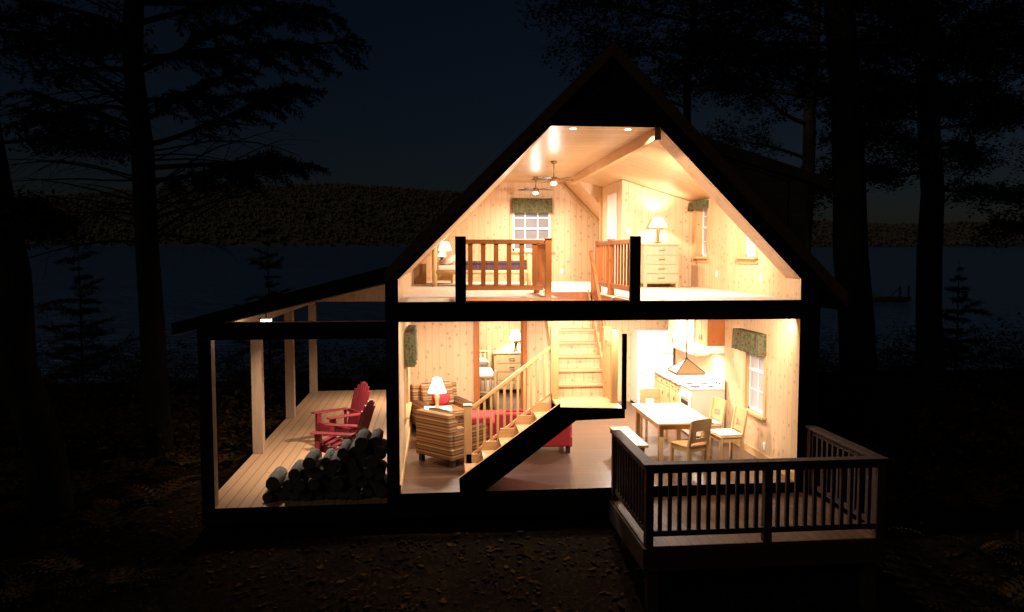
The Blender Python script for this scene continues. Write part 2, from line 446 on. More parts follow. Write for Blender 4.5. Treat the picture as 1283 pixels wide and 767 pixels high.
# ================================================================== CABIN
XL, XR, YB = -.55, 5.32, 8.4          # inside faces
UF, CH = 2.73, 2.45                   # upper floor, lower ceiling
cabin = thing('cutaway_cabin', 'gabled wooden cabin with its whole front wall cut away, lit rooms on two floors', 'cabin')
S = M['section']

def wall_x(x0, x1, y0, y1, z0, z1, holes):
    b = MB(); hs = sorted(holes); y = y0
    for (a, c, d, e) in hs:
        if a > y: b.box(x0, x1, y, a, z0, z1)
        b.box(x0, x1, a, c, z0, d); b.box(x0, x1, a, c, e, z1); y = c
    b.box(x0, x1, y, y1, z0, z1); return b
W_LOW = (1.18, 1.92, .74, 2.02); W_D1 = (3.95, 4.62, 3.36, 4.42); W_D2 = (1.62, 2.34, 3.36, 4.42); W_LEFT = (1.75, 2.85, .75, 2.05)
# outer wall bodies (dark siding) and pine linings
wall_x(5.345, 5.63, 0, 8.6, -.36, 2.96, [W_LOW]).build('wall', M['siding'], cabin, cut=S)
wall_x(5.345, 5.63, .5, 7.0, 2.962, 4.52, [W_D2, W_D1]).build('wall', M['siding'], cabin)
wall_x(XR, 5.343, 0, 8.4, 0, CH, [W_LOW]).build('wall_lining', M['pine_wall'], cabin, cut=S)
wall_x(XR, 5.343, 0, .5, UF, 3.035, []).build('wall_lining', M['pine_wall'], cabin, cut=S)
wall_x(XR, 5.343, .502, 6.998, UF, 4.5, [W_D2, W_D1]).build('wall_lining', M['pine_wall'], cabin)
B(XR, 5.343, 7.0, 8.4, UF, 3.035).build('wall_lining', M['pine_wall'], cabin)
wall_x(-.73, -.575, 0, 8.6, -.36, 2.96, [W_LEFT]).build('wall', M['siding'], cabin, cut=S)
wall_x(-.573, XL, 0, 8.4, 0, CH, [W_LEFT]).build('wall_lining', M['pine_wall'], cabin, cut=S)
B(-.573, XL, 0, 8.4, UF, 3.045).build('wall_lining', M['pine_wall'], cabin, cut=S)
# back gable with window
bw = (1.88, 2.84, 3.5, 4.62)
gb = MB()
gb.prism([(XL, UF), (bw[0], UF), (bw[0], 5.2), (1.6, 5.2), (XL, 3.05)], YB, YB + .06)
gb.prism([(bw[1], UF), (XR, UF), (XR, 3.04), (3.16, 5.2), (bw[1], 5.2)], YB, YB + .06)
gb.box(bw[0], bw[1], YB, YB + .06, UF, bw[2]); gb.box(bw[0], bw[1], YB, YB + .06, bw[3], 5.2)
gb.build('gable_lining', M['pine_wall'], cabin)
gw = MB(); gw.prism([(-.573, CH), (bw[0], CH), (bw[0], 5.95), (-.573, 3.15)], YB + .062, YB + .2)
gw.prism([(bw[1], CH), (5.343, CH), (5.343, 3.15), (bw[1], 5.9)], YB + .062, YB + .2)
gw.box(bw[0], bw[1], YB + .062, YB + .2, CH, bw[2]); gw.box(bw[0], bw[1], YB + .062, YB + .2, bw[3], 5.7)
gw.box(-.573, 5.343, YB, YB + .2, -.36, CH - .002)
gw.build('gable', M['siding'], cabin)
# floor slab and lower floor
B(-.573, 5.343, 0, YB - .002, -.36, -.02).build('floor', M['siding'], cabin, cut=S)
B(XL, XR, 0, YB - .002, -.018, 0).build('floor_boards', M['floor_plank'], cabin, cut=S)
# upper floor around the stairwell
B(-.573, 5.343, 0, .06, CH, UF - .012).build('floor_beam', M['siding'], cabin, cut=S)
sl = MB(); cp = MB()
for (a, b, c, d) in ((-.573, .40, .062, .9), (2.76, 5.343, .062, .9), (-.573, 1.83, .9, 2.5), (2.70, 5.343, .9, 2.5), (-.573, 5.343, 2.5, YB - .002)):
    sl.box(a, b, c, d, CH + .02, UF - .014)
    cp.box(max(a, XL), min(b, XR), c, d, UF - .012, UF)
sl.build('upper_floor', M['siding'], cabin)
cp.box(XL, .30, 0, .06, UF - .010, UF); cp.box(2.90, XR, 0, .06, UF - .010, UF)
cp.build('carpet', M['carpet'], cabin, cut=S)
ce = MB()
for (a, b, c, d) in ((XL, .40, .062, .9), (2.76, XR, .062, .9), (XL, 1.83, .9, 2.5), (2.70, XR, .9, 2.5), (XL, XR, 2.5, YB - .002)):
    ce.box(a, b, c, d, CH, CH + .018)
ce.build('ceiling', M['pine_ceiling'], cabin)
wt = MB()   # pine boards round the stairwell
wt.box(.42, 2.74, .003, .058, UF - .010, UF + .012)
wt.box(.402, .42, .064, .88, CH + .02, UF + .008); wt.box(2.742, 2.758, .064, .9, CH + .02, UF + .008)
wt.box(.402, 1.83, .88, .898, CH + .02, UF + .008); wt.box(1.832, 1.85, .9, 2.48, CH + .02, UF + .008)
wt.box(2.68, 2.698, .902, 2.48, CH + .02, UF + .008); wt.box(1.832, 2.698, 2.48, 2.498, CH + .02, UF + .012)
wt.build('stairwell_trim', M['pine_orange_x'], cabin)
# lower partitions
D0, D1 = .84, 1.78
pl = MB(); pl.box(XL, D0, 5.2, 5.3, 0, CH); pl.box(D0, D1, 5.2, 5.3, 2.3, CH); pl.box(D1, 2.95, 5.2, 5.3, 0, CH); pl.box(2.85, 2.95, 5.302, 6.6, 0, CH); pl.box(2.952, XR, 6.5, 6.6, 0, CH)
pl.build('partition', M['pine_wall'], cabin)
B(XL, XR, 8.36, 8.398, 0, CH).build('wall_lining', M['pine_wall'], cabin)
df = MB(); df.box(D0 - .10, D0, 5.165, 5.198, 0, 2.4); df.box(D1, D1 + .09, 5.165, 5.198, 0, 2.4); df.box(D0 - .10, D1 + .09, 5.165, 5.198, 2.3, 2.4) if False else None
df.box(D0 - .004, D0 + .03, 5.198, 5.31, 0, 2.3); df.box(D1 - .03, D1 + .004, 5.198, 5.31, 0, 2.3)
df.build('door_frame', M['pine_orange'], cabin)
for q in ((XR - .018, XR - .002, .01, 2.75, .0, .13), (XL + .002, D0 - .102, 5.18, 5.198, 0, .12), (XL + .002, XL + .018, .01, 5.17, 0, .12)):
    B(*q).build('baseboard', M['pine_y'], cabin)
# roof
ro = MB()
ro.prism([(-.73, 3.17), (2.48, 6.38), (2.48, 6.13), (-.575, 3.075), (-.575, 2.964), (-.73, 2.964)], 0, 8.95)
ro.build('roof', M['roofing'], cabin, cut=S)
ro = MB()
for a, b in ((0, .5), (7.0, 8.95)):
    ro.prism([(2.482, 6.38), (6.04, 2.82), (6.04, 2.56), (5.63, 2.964), (5.345, 2.964), (5.345, 3.05), (2.482, 5.92)], a, b)
ro.prism([(2.482, 6.38), (3.17, 5.69), (3.17, 5.24), (2.482, 5.92)], .501, 6.999)
ro.prism([(5.632, 3.23), (6.04, 2.82), (6.04, 2.56), (5.632, 2.96)], .501, 6.999)
ro.build('roof', M['roofing'], cabin, cut=S)
B(0, 1, 0, .05, 0, 1)
MB().prism([(1.62, 5.24), (3.14, 5.24), (2.48, 5.9)], 0, .05).build('attic_panel', M['siding'], cabin, cut=S)
MB().prism([(1.55, 5.203), (3.2, 5.203), (3.16, 5.238), (1.6, 5.238)], 0, .04).build('attic_panel', M['siding'], cabin, cut=S)
dr = MB(); dr.prism([(3.172, 5.68), (3.5, 5.36), (3.56, 5.285), (5.95, 4.566), (5.95, 4.40), (5.63, 4.50), (3.172, 5.20)], .46, 7.1)
dr.build('dormer_roof', M['roofing'], cabin)
for a, b in ((.502, .58), (6.92, 6.998)):
    MB().prism([(3.45, 5.10), (5.626, 4.49), (5.626, 3.24)], a, b).build('dormer_cheek', M['siding'], cabin)
MB().prism([(3.175, 5.16), (5.318, 4.52), (5.318, 3.05)], 6.88, 6.918).build('dormer_lining', M['pine_wall'], cabin)
rk = MB()
rk.prism([(-.73, 3.175), (2.48, 6.385), (2.48, 6.20), (-.73, 2.99)], -.03, -.004); rk.prism([(2.482, 6.385), (6.045, 2.822), (6.045, 2.61), (2.482, 6.17)], -.03, -.004)
rk.build('rake_board', M['rake_board'], cabin)
# sloped pine ceilings
sc_ = MB(); sc_.prism([(XL, 3.047), (1.6, 5.2), (1.6, 5.225), (XL, 3.072)], 0, YB); sc_.build('sloped_ceiling', M['pine_slope'], cabin, cut=S)
for a, b in ((0, .5), (7.0, YB)): MB().prism([(3.165, 5.2), (XR, 3.038), (XR, 3.063), (3.165, 5.225)], a, b).build('sloped_ceiling', M['pine_slope'], cabin, cut=S)
B(1.6, 3.165, .002, YB, 5.2, 5.201).build('ceiling', M['pine_ceiling'], cabin)
MB().prism([(3.17, 5.155), (5.318, 4.50), (5.318, 4.515), (3.17, 5.17)], .502, 6.9).build('dormer_ceiling', M['pine_ceiling'], cabin)
B(3.10, 3.19, .03, 6.99, 5.03, 5.198).build('ceiling_beam', M['pine_y'], cabin)
MB().prism([(3.02, 5.2), (3.14, 5.2), (XR, 3.03), (XR, 2.91)], YB - .05, YB - .002).build('gable_trim', M['pine'], cabin)
# upstairs bath box
BX, BY = 3.82, 4.9
bx = MB(); bx.prism([(BX, UF), (XR - .002, UF), (XR - .002, 4.49), (BX, 4.945)], BY, BY + .08); bx.prism([(BY + .08, UF), (6.878, UF), (6.878, 4.945), (BY + .08, 4.945)], BX, BX + .08, 'x')
bx.build('partition', M['pine_wall'], cabin)
B(BX - .05, BX + .05, 6.80, 6.876, UF, 4.93).build('corner_trim', M['pine'], cabin)
dw = B(BX - .03, BX - .002, 5.3, 6.15, UF, 4.72).build('door', M['white'], cabin)
MB().lathe([(0, 0), (.028, 0), (.03, .03), (.0, .05)], n=10).xf(Matrix.Translation((BX - .03, 5.4, 3.7)) @ Matrix.Rotation(radians(-90), 4, 'Y')).build('handle', M['brass'], dw)
# knee wall access frame
kf = MB(); kf.box(XL + .0, XL + .04, 5.70, 5.80, UF, 3.04); kf.build('knee_wall_trim', M['pine_pale'], cabin)
B(XL + .002, XL + .3, 6.6, 6.68, UF, 3.2).build('knee_wall', M['pine_slope'], cabin)

def window_x(x_in, x_out, y0, y1, z0, z1, cols, rows, side=1):
    """double hung sash window in a wall facing x; x_in room side, x_out the sash plane"""
    w = MB(); t = .045; s = side
    xa, xb = x_out - .02 * s, x_out + .02 * s
    w.box(xa, xb, y0, y0 + t, z0, z1); w.box(xa, xb, y1 - t, y1, z0, z1); w.box(xa, xb, y0, y1, z0, z0 + t); w.box(xa, xb, y0, y1, z1 - t, z1)
    zm = (z0 + z1) / 2 + .06; w.box(xa - .012 * s, xb, y0, y1, zm - .022, zm + .022)
    win = w.build('window', M['trim_white'], cabin)
    mu = MB()
    for i in range(1, cols): yy = y0 + (y1 - y0) * i / cols; mu.box(xa + .004 * s, xb - .004 * s, yy - .009, yy + .009, z0 + t, z1 - t)
    for i in range(rows):
        if i == 0: continue
        for (za, zb) in ((z0 + t, zm - .022), (zm + .022, z1 - t)):
            zz = za + (zb - za) * i / rows; mu.box(xa + .005 * s, xb - .005 * s, y0 + t, y1 - t, zz - .009, zz + .009)
    mu.build('glazing_bar', M['trim_white'], win)
    MB().box(x_out - .003, x_out + .003, y0 + .01, y1 - .01, z0 + .01, z1 - .01).build('pane', M['pane'], win)
    c = MB(); d = .075; xi = x_in
    c.box(xi - .022 * s, xi - .002 * s, y0 - d, y0, z0 - .02, z1 + d); c.box(xi - .022 * s, xi - .002 * s, y1, y1 + d, z0 - .02, z1 + d); c.box(xi - .022 * s, xi - .002 * s, y0, y1, z1, z1 + d)
    c.build('casing', M['pine'], win)
    j = MB(); j.box(xi, x_out - .02 * s, y0 - .001, y0 + .014, z0, z1); j.box(xi, x_out - .02 * s, y1 - .014, y1 + .001, z0, z1); j.box(xi, x_out - .02 * s, y0, y1, z1 - .014, z1 + .001); j.build('jamb', M['pine'], win)
    si = MB(); si.box(xi - .075 * s, x_out - .02 * s, y0 - d - .02, y1 + d + .02, z0 - .04, z0 - .001); si.box(xi - .02 * s, xi - .003 * s, y0 - d, y1 + d, z0 - .12, z0 - .042); si.build('sill', M['pine_y'], win)
    return win
window_x(XR, 5.385, *W_LOW, 2, 2)
window_x(XR, 5.46, *W_D1, 2, 2)
window_x(XR, 5.46, *W_D2, 2, 2)
window_x(XL, -.66, *W_LEFT, 2, 2, -1)
# gable window (faces the camera)
x0, x1, z0, z1 = bw; yy = YB + .05
w = MB(); t = .05
w.box(x0, x0 + t, yy - .03, yy + .02, z0, z1); w.box(x1 - t, x1, yy - .03, yy + .02, z0, z1); w.box(x0, x1, yy - .03, yy + .02, z0, z0 + t); w.box(x0, x1, yy - .03, yy + .02, z1 - t, z1)
w.box(x0, x1, yy - .045, yy + .02, 4.03, 4.08); gwin = w.build('window', M['trim_white'], cabin)
g = MB()
for i in (1, 2): xx = x0 + (x1 - x0) * i / 3; g.box(xx - .013, xx + .013, yy - .022, yy + .01, z0 + t, z1 - t)
for zz in (3.78, 4.32): g.box(x0 + t, x1 - t, yy - .021, yy + .009, zz - .013, zz + .013)
g.build('glazing_bar', M['trim_white'], gwin); M['dim_pane'] = plain('dim_pane', (.17, .15, .155), .5, .4, 0, .15, 3); B(x0 + .01, x1 - .01, yy - .003, yy + .003, z0 + .01, z1 - .01).build('pane', M['dim_pane'], gwin)
c = MB(); c.box(x0 - .08, x0, YB - .02, YB - .001, z0 - .02, z1 + .08); c.box(x1, x1 + .08, YB - .02, YB - .001, z0 - .02, z1 + .08); c.box(x0, x1, YB - .02, YB - .001, z1, z1 + .08); c.build('casing', M['pine'], gwin)
B(x0 - .1, x1 + .1, YB - .07, YB - .001, z0 - .045, z0 - .003).build('sill', M['pine_x'], gwin)
# outlets and switches
def plate(x, y, z, face):
    b = MB()
    if face == 'x': b.box(x - .012, x - .001, y - .035, y + .035, z - .06, z + .06)
    else: b.box(x - .035, x + .035, y - .012, y - .001, z - .06, z + .06)
    o = b.build('wall_outlet', M['white'], cabin, .003)
    c = MB()
    for dz in (-.025, .025):
        if face == 'x': c.box(x - .015, x - .0125, y - .016, y + .016, z + dz - .014, z + dz + .014)
        else: c.box(x - .016, x + .016, y - .015, y - .0125, z + dz - .014, z + dz + .014)
    c.build('socket', M['enamel'], o)
plate(XR, 3.43, 3.03, 'x'); plate(XR, 1.39, 3.02, 'x'); plate(XR, 1.13, .26, 'x'); plate(3.13, YB, 2.98, 'y'); plate(3.96, BY, 3.88, 'y'); plate(2.14, 5.2, 1.24, 'y')

# ================================================================== STAIRCASE
st = thing('staircase', 'pine staircase with sawn black stringer, turning at a landing up to the loft', 'staircase')
L0, L1, LZ = 1.75, 2.68, 1.17
MB().prism([(.29, .20), (1.75, 1.26), (1.75, 1.20), (2.70, 1.165), (2.70, 1.02), (1.98, 1.0), (.66, 0.003), (.30, .003)], 0, .05).build('stringer', M['stair_pine_x'], st, cut=S)
run, rise = .27, LZ / 6.0
zz = MB(); n = 5
pts = []
for i in range(6):
    xa = .42 + i * .266; pts += [(xa, i * rise + .003), (xa, (i + 1) * rise)]
far = MB(); far.prism([(.42, .003)] + sum([[(.42 + i * .266, (i + 1) * rise + .14), (.42 + (i + 1) * .266 - .06, (i + 1) * rise + .14)] for i in range(5)], []) + [(1.75, LZ + .1), (1.75, .80), (.80, .003)], .80, .83)
far.build('stringer', M['stair_pine_x'], st)
for i in range(5):
    xa = .42 + i * .266
    B(xa - .03, xa + .266, .052, .798, (i + 1) * rise - .035, (i + 1) * rise).build('tread', M['tread'], st, .004)
    B(xa, xa + .018, .052, .798, i * rise + .001, (i + 1) * rise - .036).build('riser', M['stair_pine_x'], st)
B(1.75, 1.768, .052, .798, 5 * rise, LZ - .04).build('riser', M['stair_pine_x'], st)
B(L0, L1, .052, .95, LZ - .035, LZ).build('landing', M['tread'], st, .004)
B(L0, L1, .052, .95, LZ - .15, LZ - .037).build('landing_frame', M['stair_pine_x'], st)
UX0, UX1 = 1.86, 2.62; n = 8; r2 = (UF - LZ) / n; t2 = (2.48 - .95) / (n - 1)
for i in range(n):
    ya = .95 + i * t2
    B(UX0, UX1, ya + .003, ya + .02, LZ + i * r2 + .001, LZ + (i + 1) * r2 - .036).build('riser', M['pine_wall'], st)
    if i < n - 1: B(UX0, UX1, ya - .025, ya + t2 + .002, LZ + (i + 1) * r2 - .035, LZ + (i + 1) * r2).build('tread', M['tread'], st, .004)
for x in (UX0 - .03, UX1):
    MB().prism([(.95, LZ - .02), (.95, LZ + .28), (2.47, UF + .06), (2.47, UF - .32)], x, x + .028, 'x').build('stringer', M['pine_y'], st)
# lower flight balustrade at the back edge
def post(x, y, z0, z1, w=.12, mat='stair_pine', name='newel_post', par=None):
    b = MB(); b.box(x - w/2, x + w/2, y - w/2, y + w/2, z0, z1 - .02); b.box(x - w/2 - .008, x + w/2 + .008, y - w/2 - .008, y + w/2 + .008, z1 - .02, z1)
    return b.build(name, M[mat], par if par is not None else st, .006)
post(.45, .86, .0, 1.10); post(1.79, .86, .95, 2.27)
p0, p1 = Vector((.50, .86, 1.03)), Vector((1.74, .86, 1.98))
MB().bar(p0, p1, .06, .05).build('handrail', M['stair_pine_x'], st, .006)
q0, q1 = Vector((.50, .86, .30)), Vector((1.74, .86, 1.25))
MB().bar(q0, q1, .05, .04).build('bottom_rail', M['stair_pine_x'], st, .004)
for i in range(11):
    t = (i + 1) / 12; a, b = q0.lerp(q1, t), p0.lerp(p1, t)
    B(a.x - .018, a.x + .018, .842, .878, a.z, b.z - .01).build('baluster', M['stair_pine'], st)
# landing guard on the right
post(2.63, .42, LZ, 2.27, .10); post(2.63, .95, LZ - .1, 2.27, .11)
B(2.66, 2.72, 0, .06, 1.15, 2.25).build('newel_post', M['section'], st)
MB().bar((2.63, .47, 2.05), (2.63, .90, 2.05), .05, .06).build('handrail', M['pine_y'], st)
for i in range(4):
    y = .53 + i * .105; B(2.615, 2.645, y - .013, y + .013, LZ + .002, 2.02).build('baluster', M['stair_pine'], st)
# upper flight rail on the right, rising to the loft
a, b = Vector((2.66, 1.0, 1.98)), Vector((2.66, 2.40, 3.44))
MB().bar(a, b, .05, .09).build('handrail', M['pine_orange'], st, .005)
for i in range(9):
    t = (i + .6) / 9.4; p = a.lerp(b, t); zb = LZ + .27 + (p.y - .95) / 1.52 * 1.5
    B(2.645, 2.675, p.y - .015, p.y + .015, zb - .05, p.z).build('baluster', M['pine_orange'], st)

# ================================================================== LOFT GUARDS
def guard(label, runs, posts, cutpost):
    g = thing('stair_guard', label, 'railing', (0, 0, 0), 0, 'guards round the loft stairwell')
    x0, x1, z1 = cutpost
    B(x0, x1, 0, .07, UF, z1).build('newel_post', M['section'], g)
    for (x, y) in posts: post(x, y, UF, UF + .92, .10, 'pine_orange', 'newel_post', g)
    for (ax, ay), (bx_, by_), n, w in runs:
        d = Vector((bx_ - ax, by_ - ay, 0))
        MB().bar((ax, ay, UF + .86), (bx_, by_, UF + .86), .07, .07).build('handrail', M['pine_orange_x'], g, .005)
        MB().bar((ax, ay, UF + .16), (bx_, by_, UF + .16), .05, .08).build('bottom_rail', M['pine_orange_x'], g, .004)
        for i in range(n):
            t = (i + .7) / (n + .4); x, y = ax + d.x * t, ay + d.y * t
            B(x - w, x + w, y - w * .8, y + w * .8, UF + .20, UF + .83).build('baluster', M['pine_orange'], g)
    return g
guard('orange pine loft railing in front of the log bed, left of the stairwell', [((.36, .88), (1.62, .88), 6, .034), ((1.72, 1.0), (1.72, 2.4), 8, .017), ((.335, .08), (.335, .84), 3, .017)], [(1.70, .93), (1.72, 2.45)], (.25, .40, 3.65))
guard('orange pine loft railing in front of the dresser, right of the stairwell', [((2.83, .1), (2.83, 1.5), 7, .014), ((2.83, 1.6), (2.83, 2.5), 5, .014)], [(2.83, 1.55), (2.83, 2.55)], (2.76, 2.91, 3.66))

# ================================================================== PORCH
po = thing('side_porch', 'open side porch with plank floor, square posts and lean-to roof', 'porch')
PZ = -.13
B(-3.28, -.732, 0, 9.3, PZ - .022, PZ).build('porch_floor', M['porch_board'], po, cut=S)
B(-3.28, -.732, 0, 9.3, PZ - .24, PZ - .024).build('floor_frame', M['dark_timber'], po, cut=S)
for y in (.095, 3.06, 6.05, 9.14):
    B(-3.28, -3.10, y - (.095 if y < 1 else .09), y + .09, PZ, 2.22 if y < 1 else 2.188).build('post', M['porch_post'], po, .006, cut=S if y < 1 else None)
B(-3.28, -.732, 0.001, .16, 2.222, 2.46).build('header_beam', M['porch_post'], po, cut=S)
MB().prism([(-.732, 3.22), (-3.61, 2.46), (-3.61, 2.30), (-.732, 3.0)], 0, 9.4).build('porch_roof', M['roofing'], po, cut=S)
MB().prism([(-.732, 2.98), (-3.60, 2.285), (-3.60, 2.297), (-.732, 2.997)], .002, 9.38).build('porch_ceiling', M['porch_soffit'], po)
MB().prism([(-3.08, 2.20), (-.74, 2.20), (-.74, 2.96), (-2.98, 2.42)], 9.1, 9.16).build('gable_infill', M['porch_post'], po)
B(-3.22, -3.12, .17, 9.3, 2.19, 2.365).build('eave_beam', M['porch_post'], po)
for y in (3.0, 9.2):
    B(-3.2, -3.0, y - .1, y + .1, ground_z(-3.1, y) - .3, PZ - .24).build('footing', M['dark_timber'], po)
pl_ = thing('porch_lamp', 'lit square lantern hanging under the porch roof', 'lamp', (-2.68, 1.5, 2.34))
B(-.07, .07, -.07, .07, -.045, .05).build('lens', M['porch_lens'], pl_, .01); B(-.09, .09, -.09, .09, .05, .07).build('canopy', M['black_metal'], pl_)
MB().tube([(0, 0, .07), (0, 0, .155)], .012).build('stem', M['black_metal'], pl_)
po_l = area('porch_light', (0, 0, -.06), 85, .12, pl_, (1, .80, .60), 130); po_l.rotation_euler = (radians(16), radians(-24), 0)
point('porch_glow', (.0, .0, -.14), 12, .06, pl_, (1, .83, .64))
for yy in (3.4, 7.4):  # unseen wall lanterns added to light the porch evenly to its far end
    b = MB(); b.box(-.79, -.732, yy - .05, yy + .05, 1.75, 2.0); b.box(-.86, -.80, yy - .045, yy + .045, 1.78, 1.94); b.build('added_wall_lantern', M['porch_lens'], po)
    o = area('added_lantern_light', (-.93, yy, 1.86), 70, .1, po, (1, .80, .60), 125); o.rotation_euler = (0, radians(14), 0)
    point('added_lantern_glow', (-.95, yy, 1.95), 8, .05, po, (1, .80, .60))

# ================================================================== DECK
dk = thing('front_deck', 'small raised front deck of dark boards with baluster railing on three sides', 'deck')
DX0, DX1, DY0, DZ = 2.50, 5.56, -1.88, -.16
B(DX0, DX1, DY0, -.004, DZ - .03, DZ).build('deck_floor', M['deck_board'], dk)
f = MB(); f.box(DX0 - .02, DX1 + .02, DY0 - .03, DY0 - .002, DZ - .30, DZ - .02); f.box(DX0 - .03, DX0 - .002, DY0, -.004, DZ - .30, DZ - .02); f.box(DX1 + .002, DX1 + .03, DY0, -.004, DZ - .30, DZ - .02)
f.build('fascia', M['deck_rail'], dk)
RT = .86
XM = (DX0 + DX1) / 2 + .02
for x, y in ((DX0 + .05, DY0 + .05), (XM, DY0 + .05), (DX1 - .05, DY0 + .05), (DX0 + .05, -.07), (DX1 - .05, -.07)):
    B(x - .05, x + .05, y - .05, y + .05, DZ, RT - .042).build('railing_post', M['deck_rail'], dk, .004)
for x, y in ((DX0 + .12, DY0 + .12), (DX1 - .12, DY0 + .12), (DX0 + .12, -.5), (DX1 - .12, -.5)):
    B(x - .07, x + .07, y - .07, y + .07, ground_z(x, y) - .3, DZ - .032).build('support_post', M['deck_rail'], dk)
B(DX0 - .03, DX1 + .03, DY0 - .025, DY0 + .125, RT - .04, RT).build('rail_cap', M['deck_rail'], dk, .004)
for x in (DX0 + .05, DX1 - .05): B(x - .075, x + .075, DY0 + .126, -.02, RT - .04, RT).build('rail_cap', M['deck_rail'], dk, .004)
def run(a, b, n):
    a, b = Vector(a), Vector(b)
    MB().bar((*a, RT - .085), (*b, RT - .085), .04, .08).build('top_rail', M['deck_rail'], dk)
    MB().bar((*a, -.015), (*b, -.015), .04, .07).build('bottom_rail', M['deck_rail'], dk)
    for i in range(n):
        p = a.lerp(b, (i + .75) / (n + .5))
        B(p.x - .022, p.x + .022, p.y - .022, p.y + .022, -.015, RT - .08).build('baluster', M['deck_rail'], dk)
run((DX0 + .1, DY0 + .05), (XM - .05, DY0 + .05), 11); run((XM + .05, DY0 + .05), (DX1 - .1, DY0 + .05), 11)
run((DX0 + .05, DY0 + .05), (DX0 + .05, -.02), 12); run((DX1 - .05, DY0 + .05), (DX1 - .05, -.02), 12)

# ================================================================== LAMPS
def shade_lamp(loc, label, base_h, r0, r1, sh, watts, base_mat, glowm='shade', kind='table_lamp', col=LAMP_TINT):
    t = thing(kind, label, 'lamp', loc)
    MB().lathe([(.0, 0), (.075, 0), (.08, .015), (.035, .03), (.03, base_h * .5), (.045, base_h * .75), (.015, base_h), (.012, base_h + sh * .5)], n=16).build('base', M[base_mat], t)
    MB().lathe([(r0, base_h), (r1, base_h + sh)], n=28).build('lamp_shade', M[glowm], t)
    point('bulb', (0, 0, base_h + sh * .55), watts, .03, t, col)
    return t

shade_lamp((-.02, 2.95, .62), 'table lamp with cream shade on the white side table between striped chairs', .30, .17, .07, .26, 50, 'pine')
shade_lamp((1.92, 8.02, 1.0), 'bright table lamp on the log dresser in the back bedroom', .30, .17, .08, .24, 110, 'black_metal')
shade_lamp((4.50, 4.60, 3.63), 'glowing wide-shaded lamp on the loft dresser beside the windows', .34, .19, .09, .18, 62, 'pine_orange')
shade_lamp((.18, 7.35, 3.24), 'bright white lamp under the sloping ceiling behind the log bed', .26, .16, .09, .2, 45, 'pine')
shade_lamp((.10, 6.95, 3.24), 'small dark-based lamp beside the pillow of the log bed', .12, .10, .02, .14, 4, 'black_metal')

fan_spots = [((2.26, 4.07, 5.2), 'nearer dark-bladed ceiling fan with a light, hanging on a long rod', 140, .35), ((2.28, 7.0, 5.2), 'farther dark-bladed ceiling fan with a light, close above the gable window', 125, .3)]
for loc, lab, wts, drop in fan_spots:
    f = thing('ceiling_fan', lab, 'fan', loc, .35 if drop > .32 else .2, 'ceiling fans in the loft')
    MB().lathe([(0, 0), (.06, 0), (.045, -.05), (.0, -.05)], n=14).build('canopy', M['brass'], f)
    MB().tube([(0, 0, -.04), (0, 0, -drop + .05)], .011).build('rod', M['brass'], f)
    MB().lathe([(0, -drop + .06), (.05, -drop + .05), (.085, -drop), (.07, -drop - .05), (0, -drop - .05)], n=18).build('motor', M['brass'], f)
    for k in range(5):
        a = 2 * pi * k / 5
        b = MB(); b.prism([(.09, -.03), (.36, -.065), (.43, -.03), (.43, .03), (.36, .065), (.09, .03)], -.004, .004, 'z')
        b.xf(Matrix.Translation((0, 0, -drop + .01)) @ Matrix.Rotation(a, 4, 'Z') @ Matrix.Rotation(radians(10), 4, 'X'))
        b.build('blade', M['blade'], f)
    MB().lathe([(.05, -drop - .052), (.06, -drop - .075), (.04, -drop - .10), (0, -drop - .105)], n=18).build('light_bowl', M['bulb'], f)
    area('fan_light', (0, 0, -drop - .125), wts, .12, f, LAMP_TINT, 178)
    point('fan_glow', (0, 0, -drop - .3), 14, .06, f)

pd = thing('pendant_lamp', 'pyramid-shaped slatted pendant lamp hanging over the dining table', 'lamp', (4.14, 1.6, 0))
MB().tube([(0, 0, 1.65), (0, 0, 2.448)], .008).build('cord', M['black_metal'], pd)
sh = MB(); apex = (0, 0, 1.66); h, q = .24, .035; zb, zl = 1.455, 1.415
for i, (ax, ay) in enumerate(((-h, -h), (h, -h), (h, h), (-h, h))):
    bx_, by_ = ((h, -h), (h, h), (-h, h), (-h, -h))[i]
    sh._add([(ax, ay, zb), (bx_, by_, zb), (bx_ * .06, by_ * .06, 1.655), (ax * .06, ay * .06, 1.655)], [(0, 1, 2, 3)])
    sh._add([(ax, ay, zl), (bx_, by_, zl), (bx_, by_, zb), (ax, ay, zb)], [(0, 1, 2, 3)])
sh.build('lamp_shade', M['brass'], pd)
rb = MB()
for ax, ay in ((-h, -h), (h, -h), (h, h), (-h, h)): rb.tube([(ax, ay, zb), (ax * .05, ay * .05, 1.66)], .008, 6)
rb.box(-.02, .02, -.02, .02, 1.645, 1.68); rb.build('ribs', M['black_metal'], pd)
area('pendant_light', (0, 0, 1.41), 22, .3, pd, LAMP_TINT, 150)

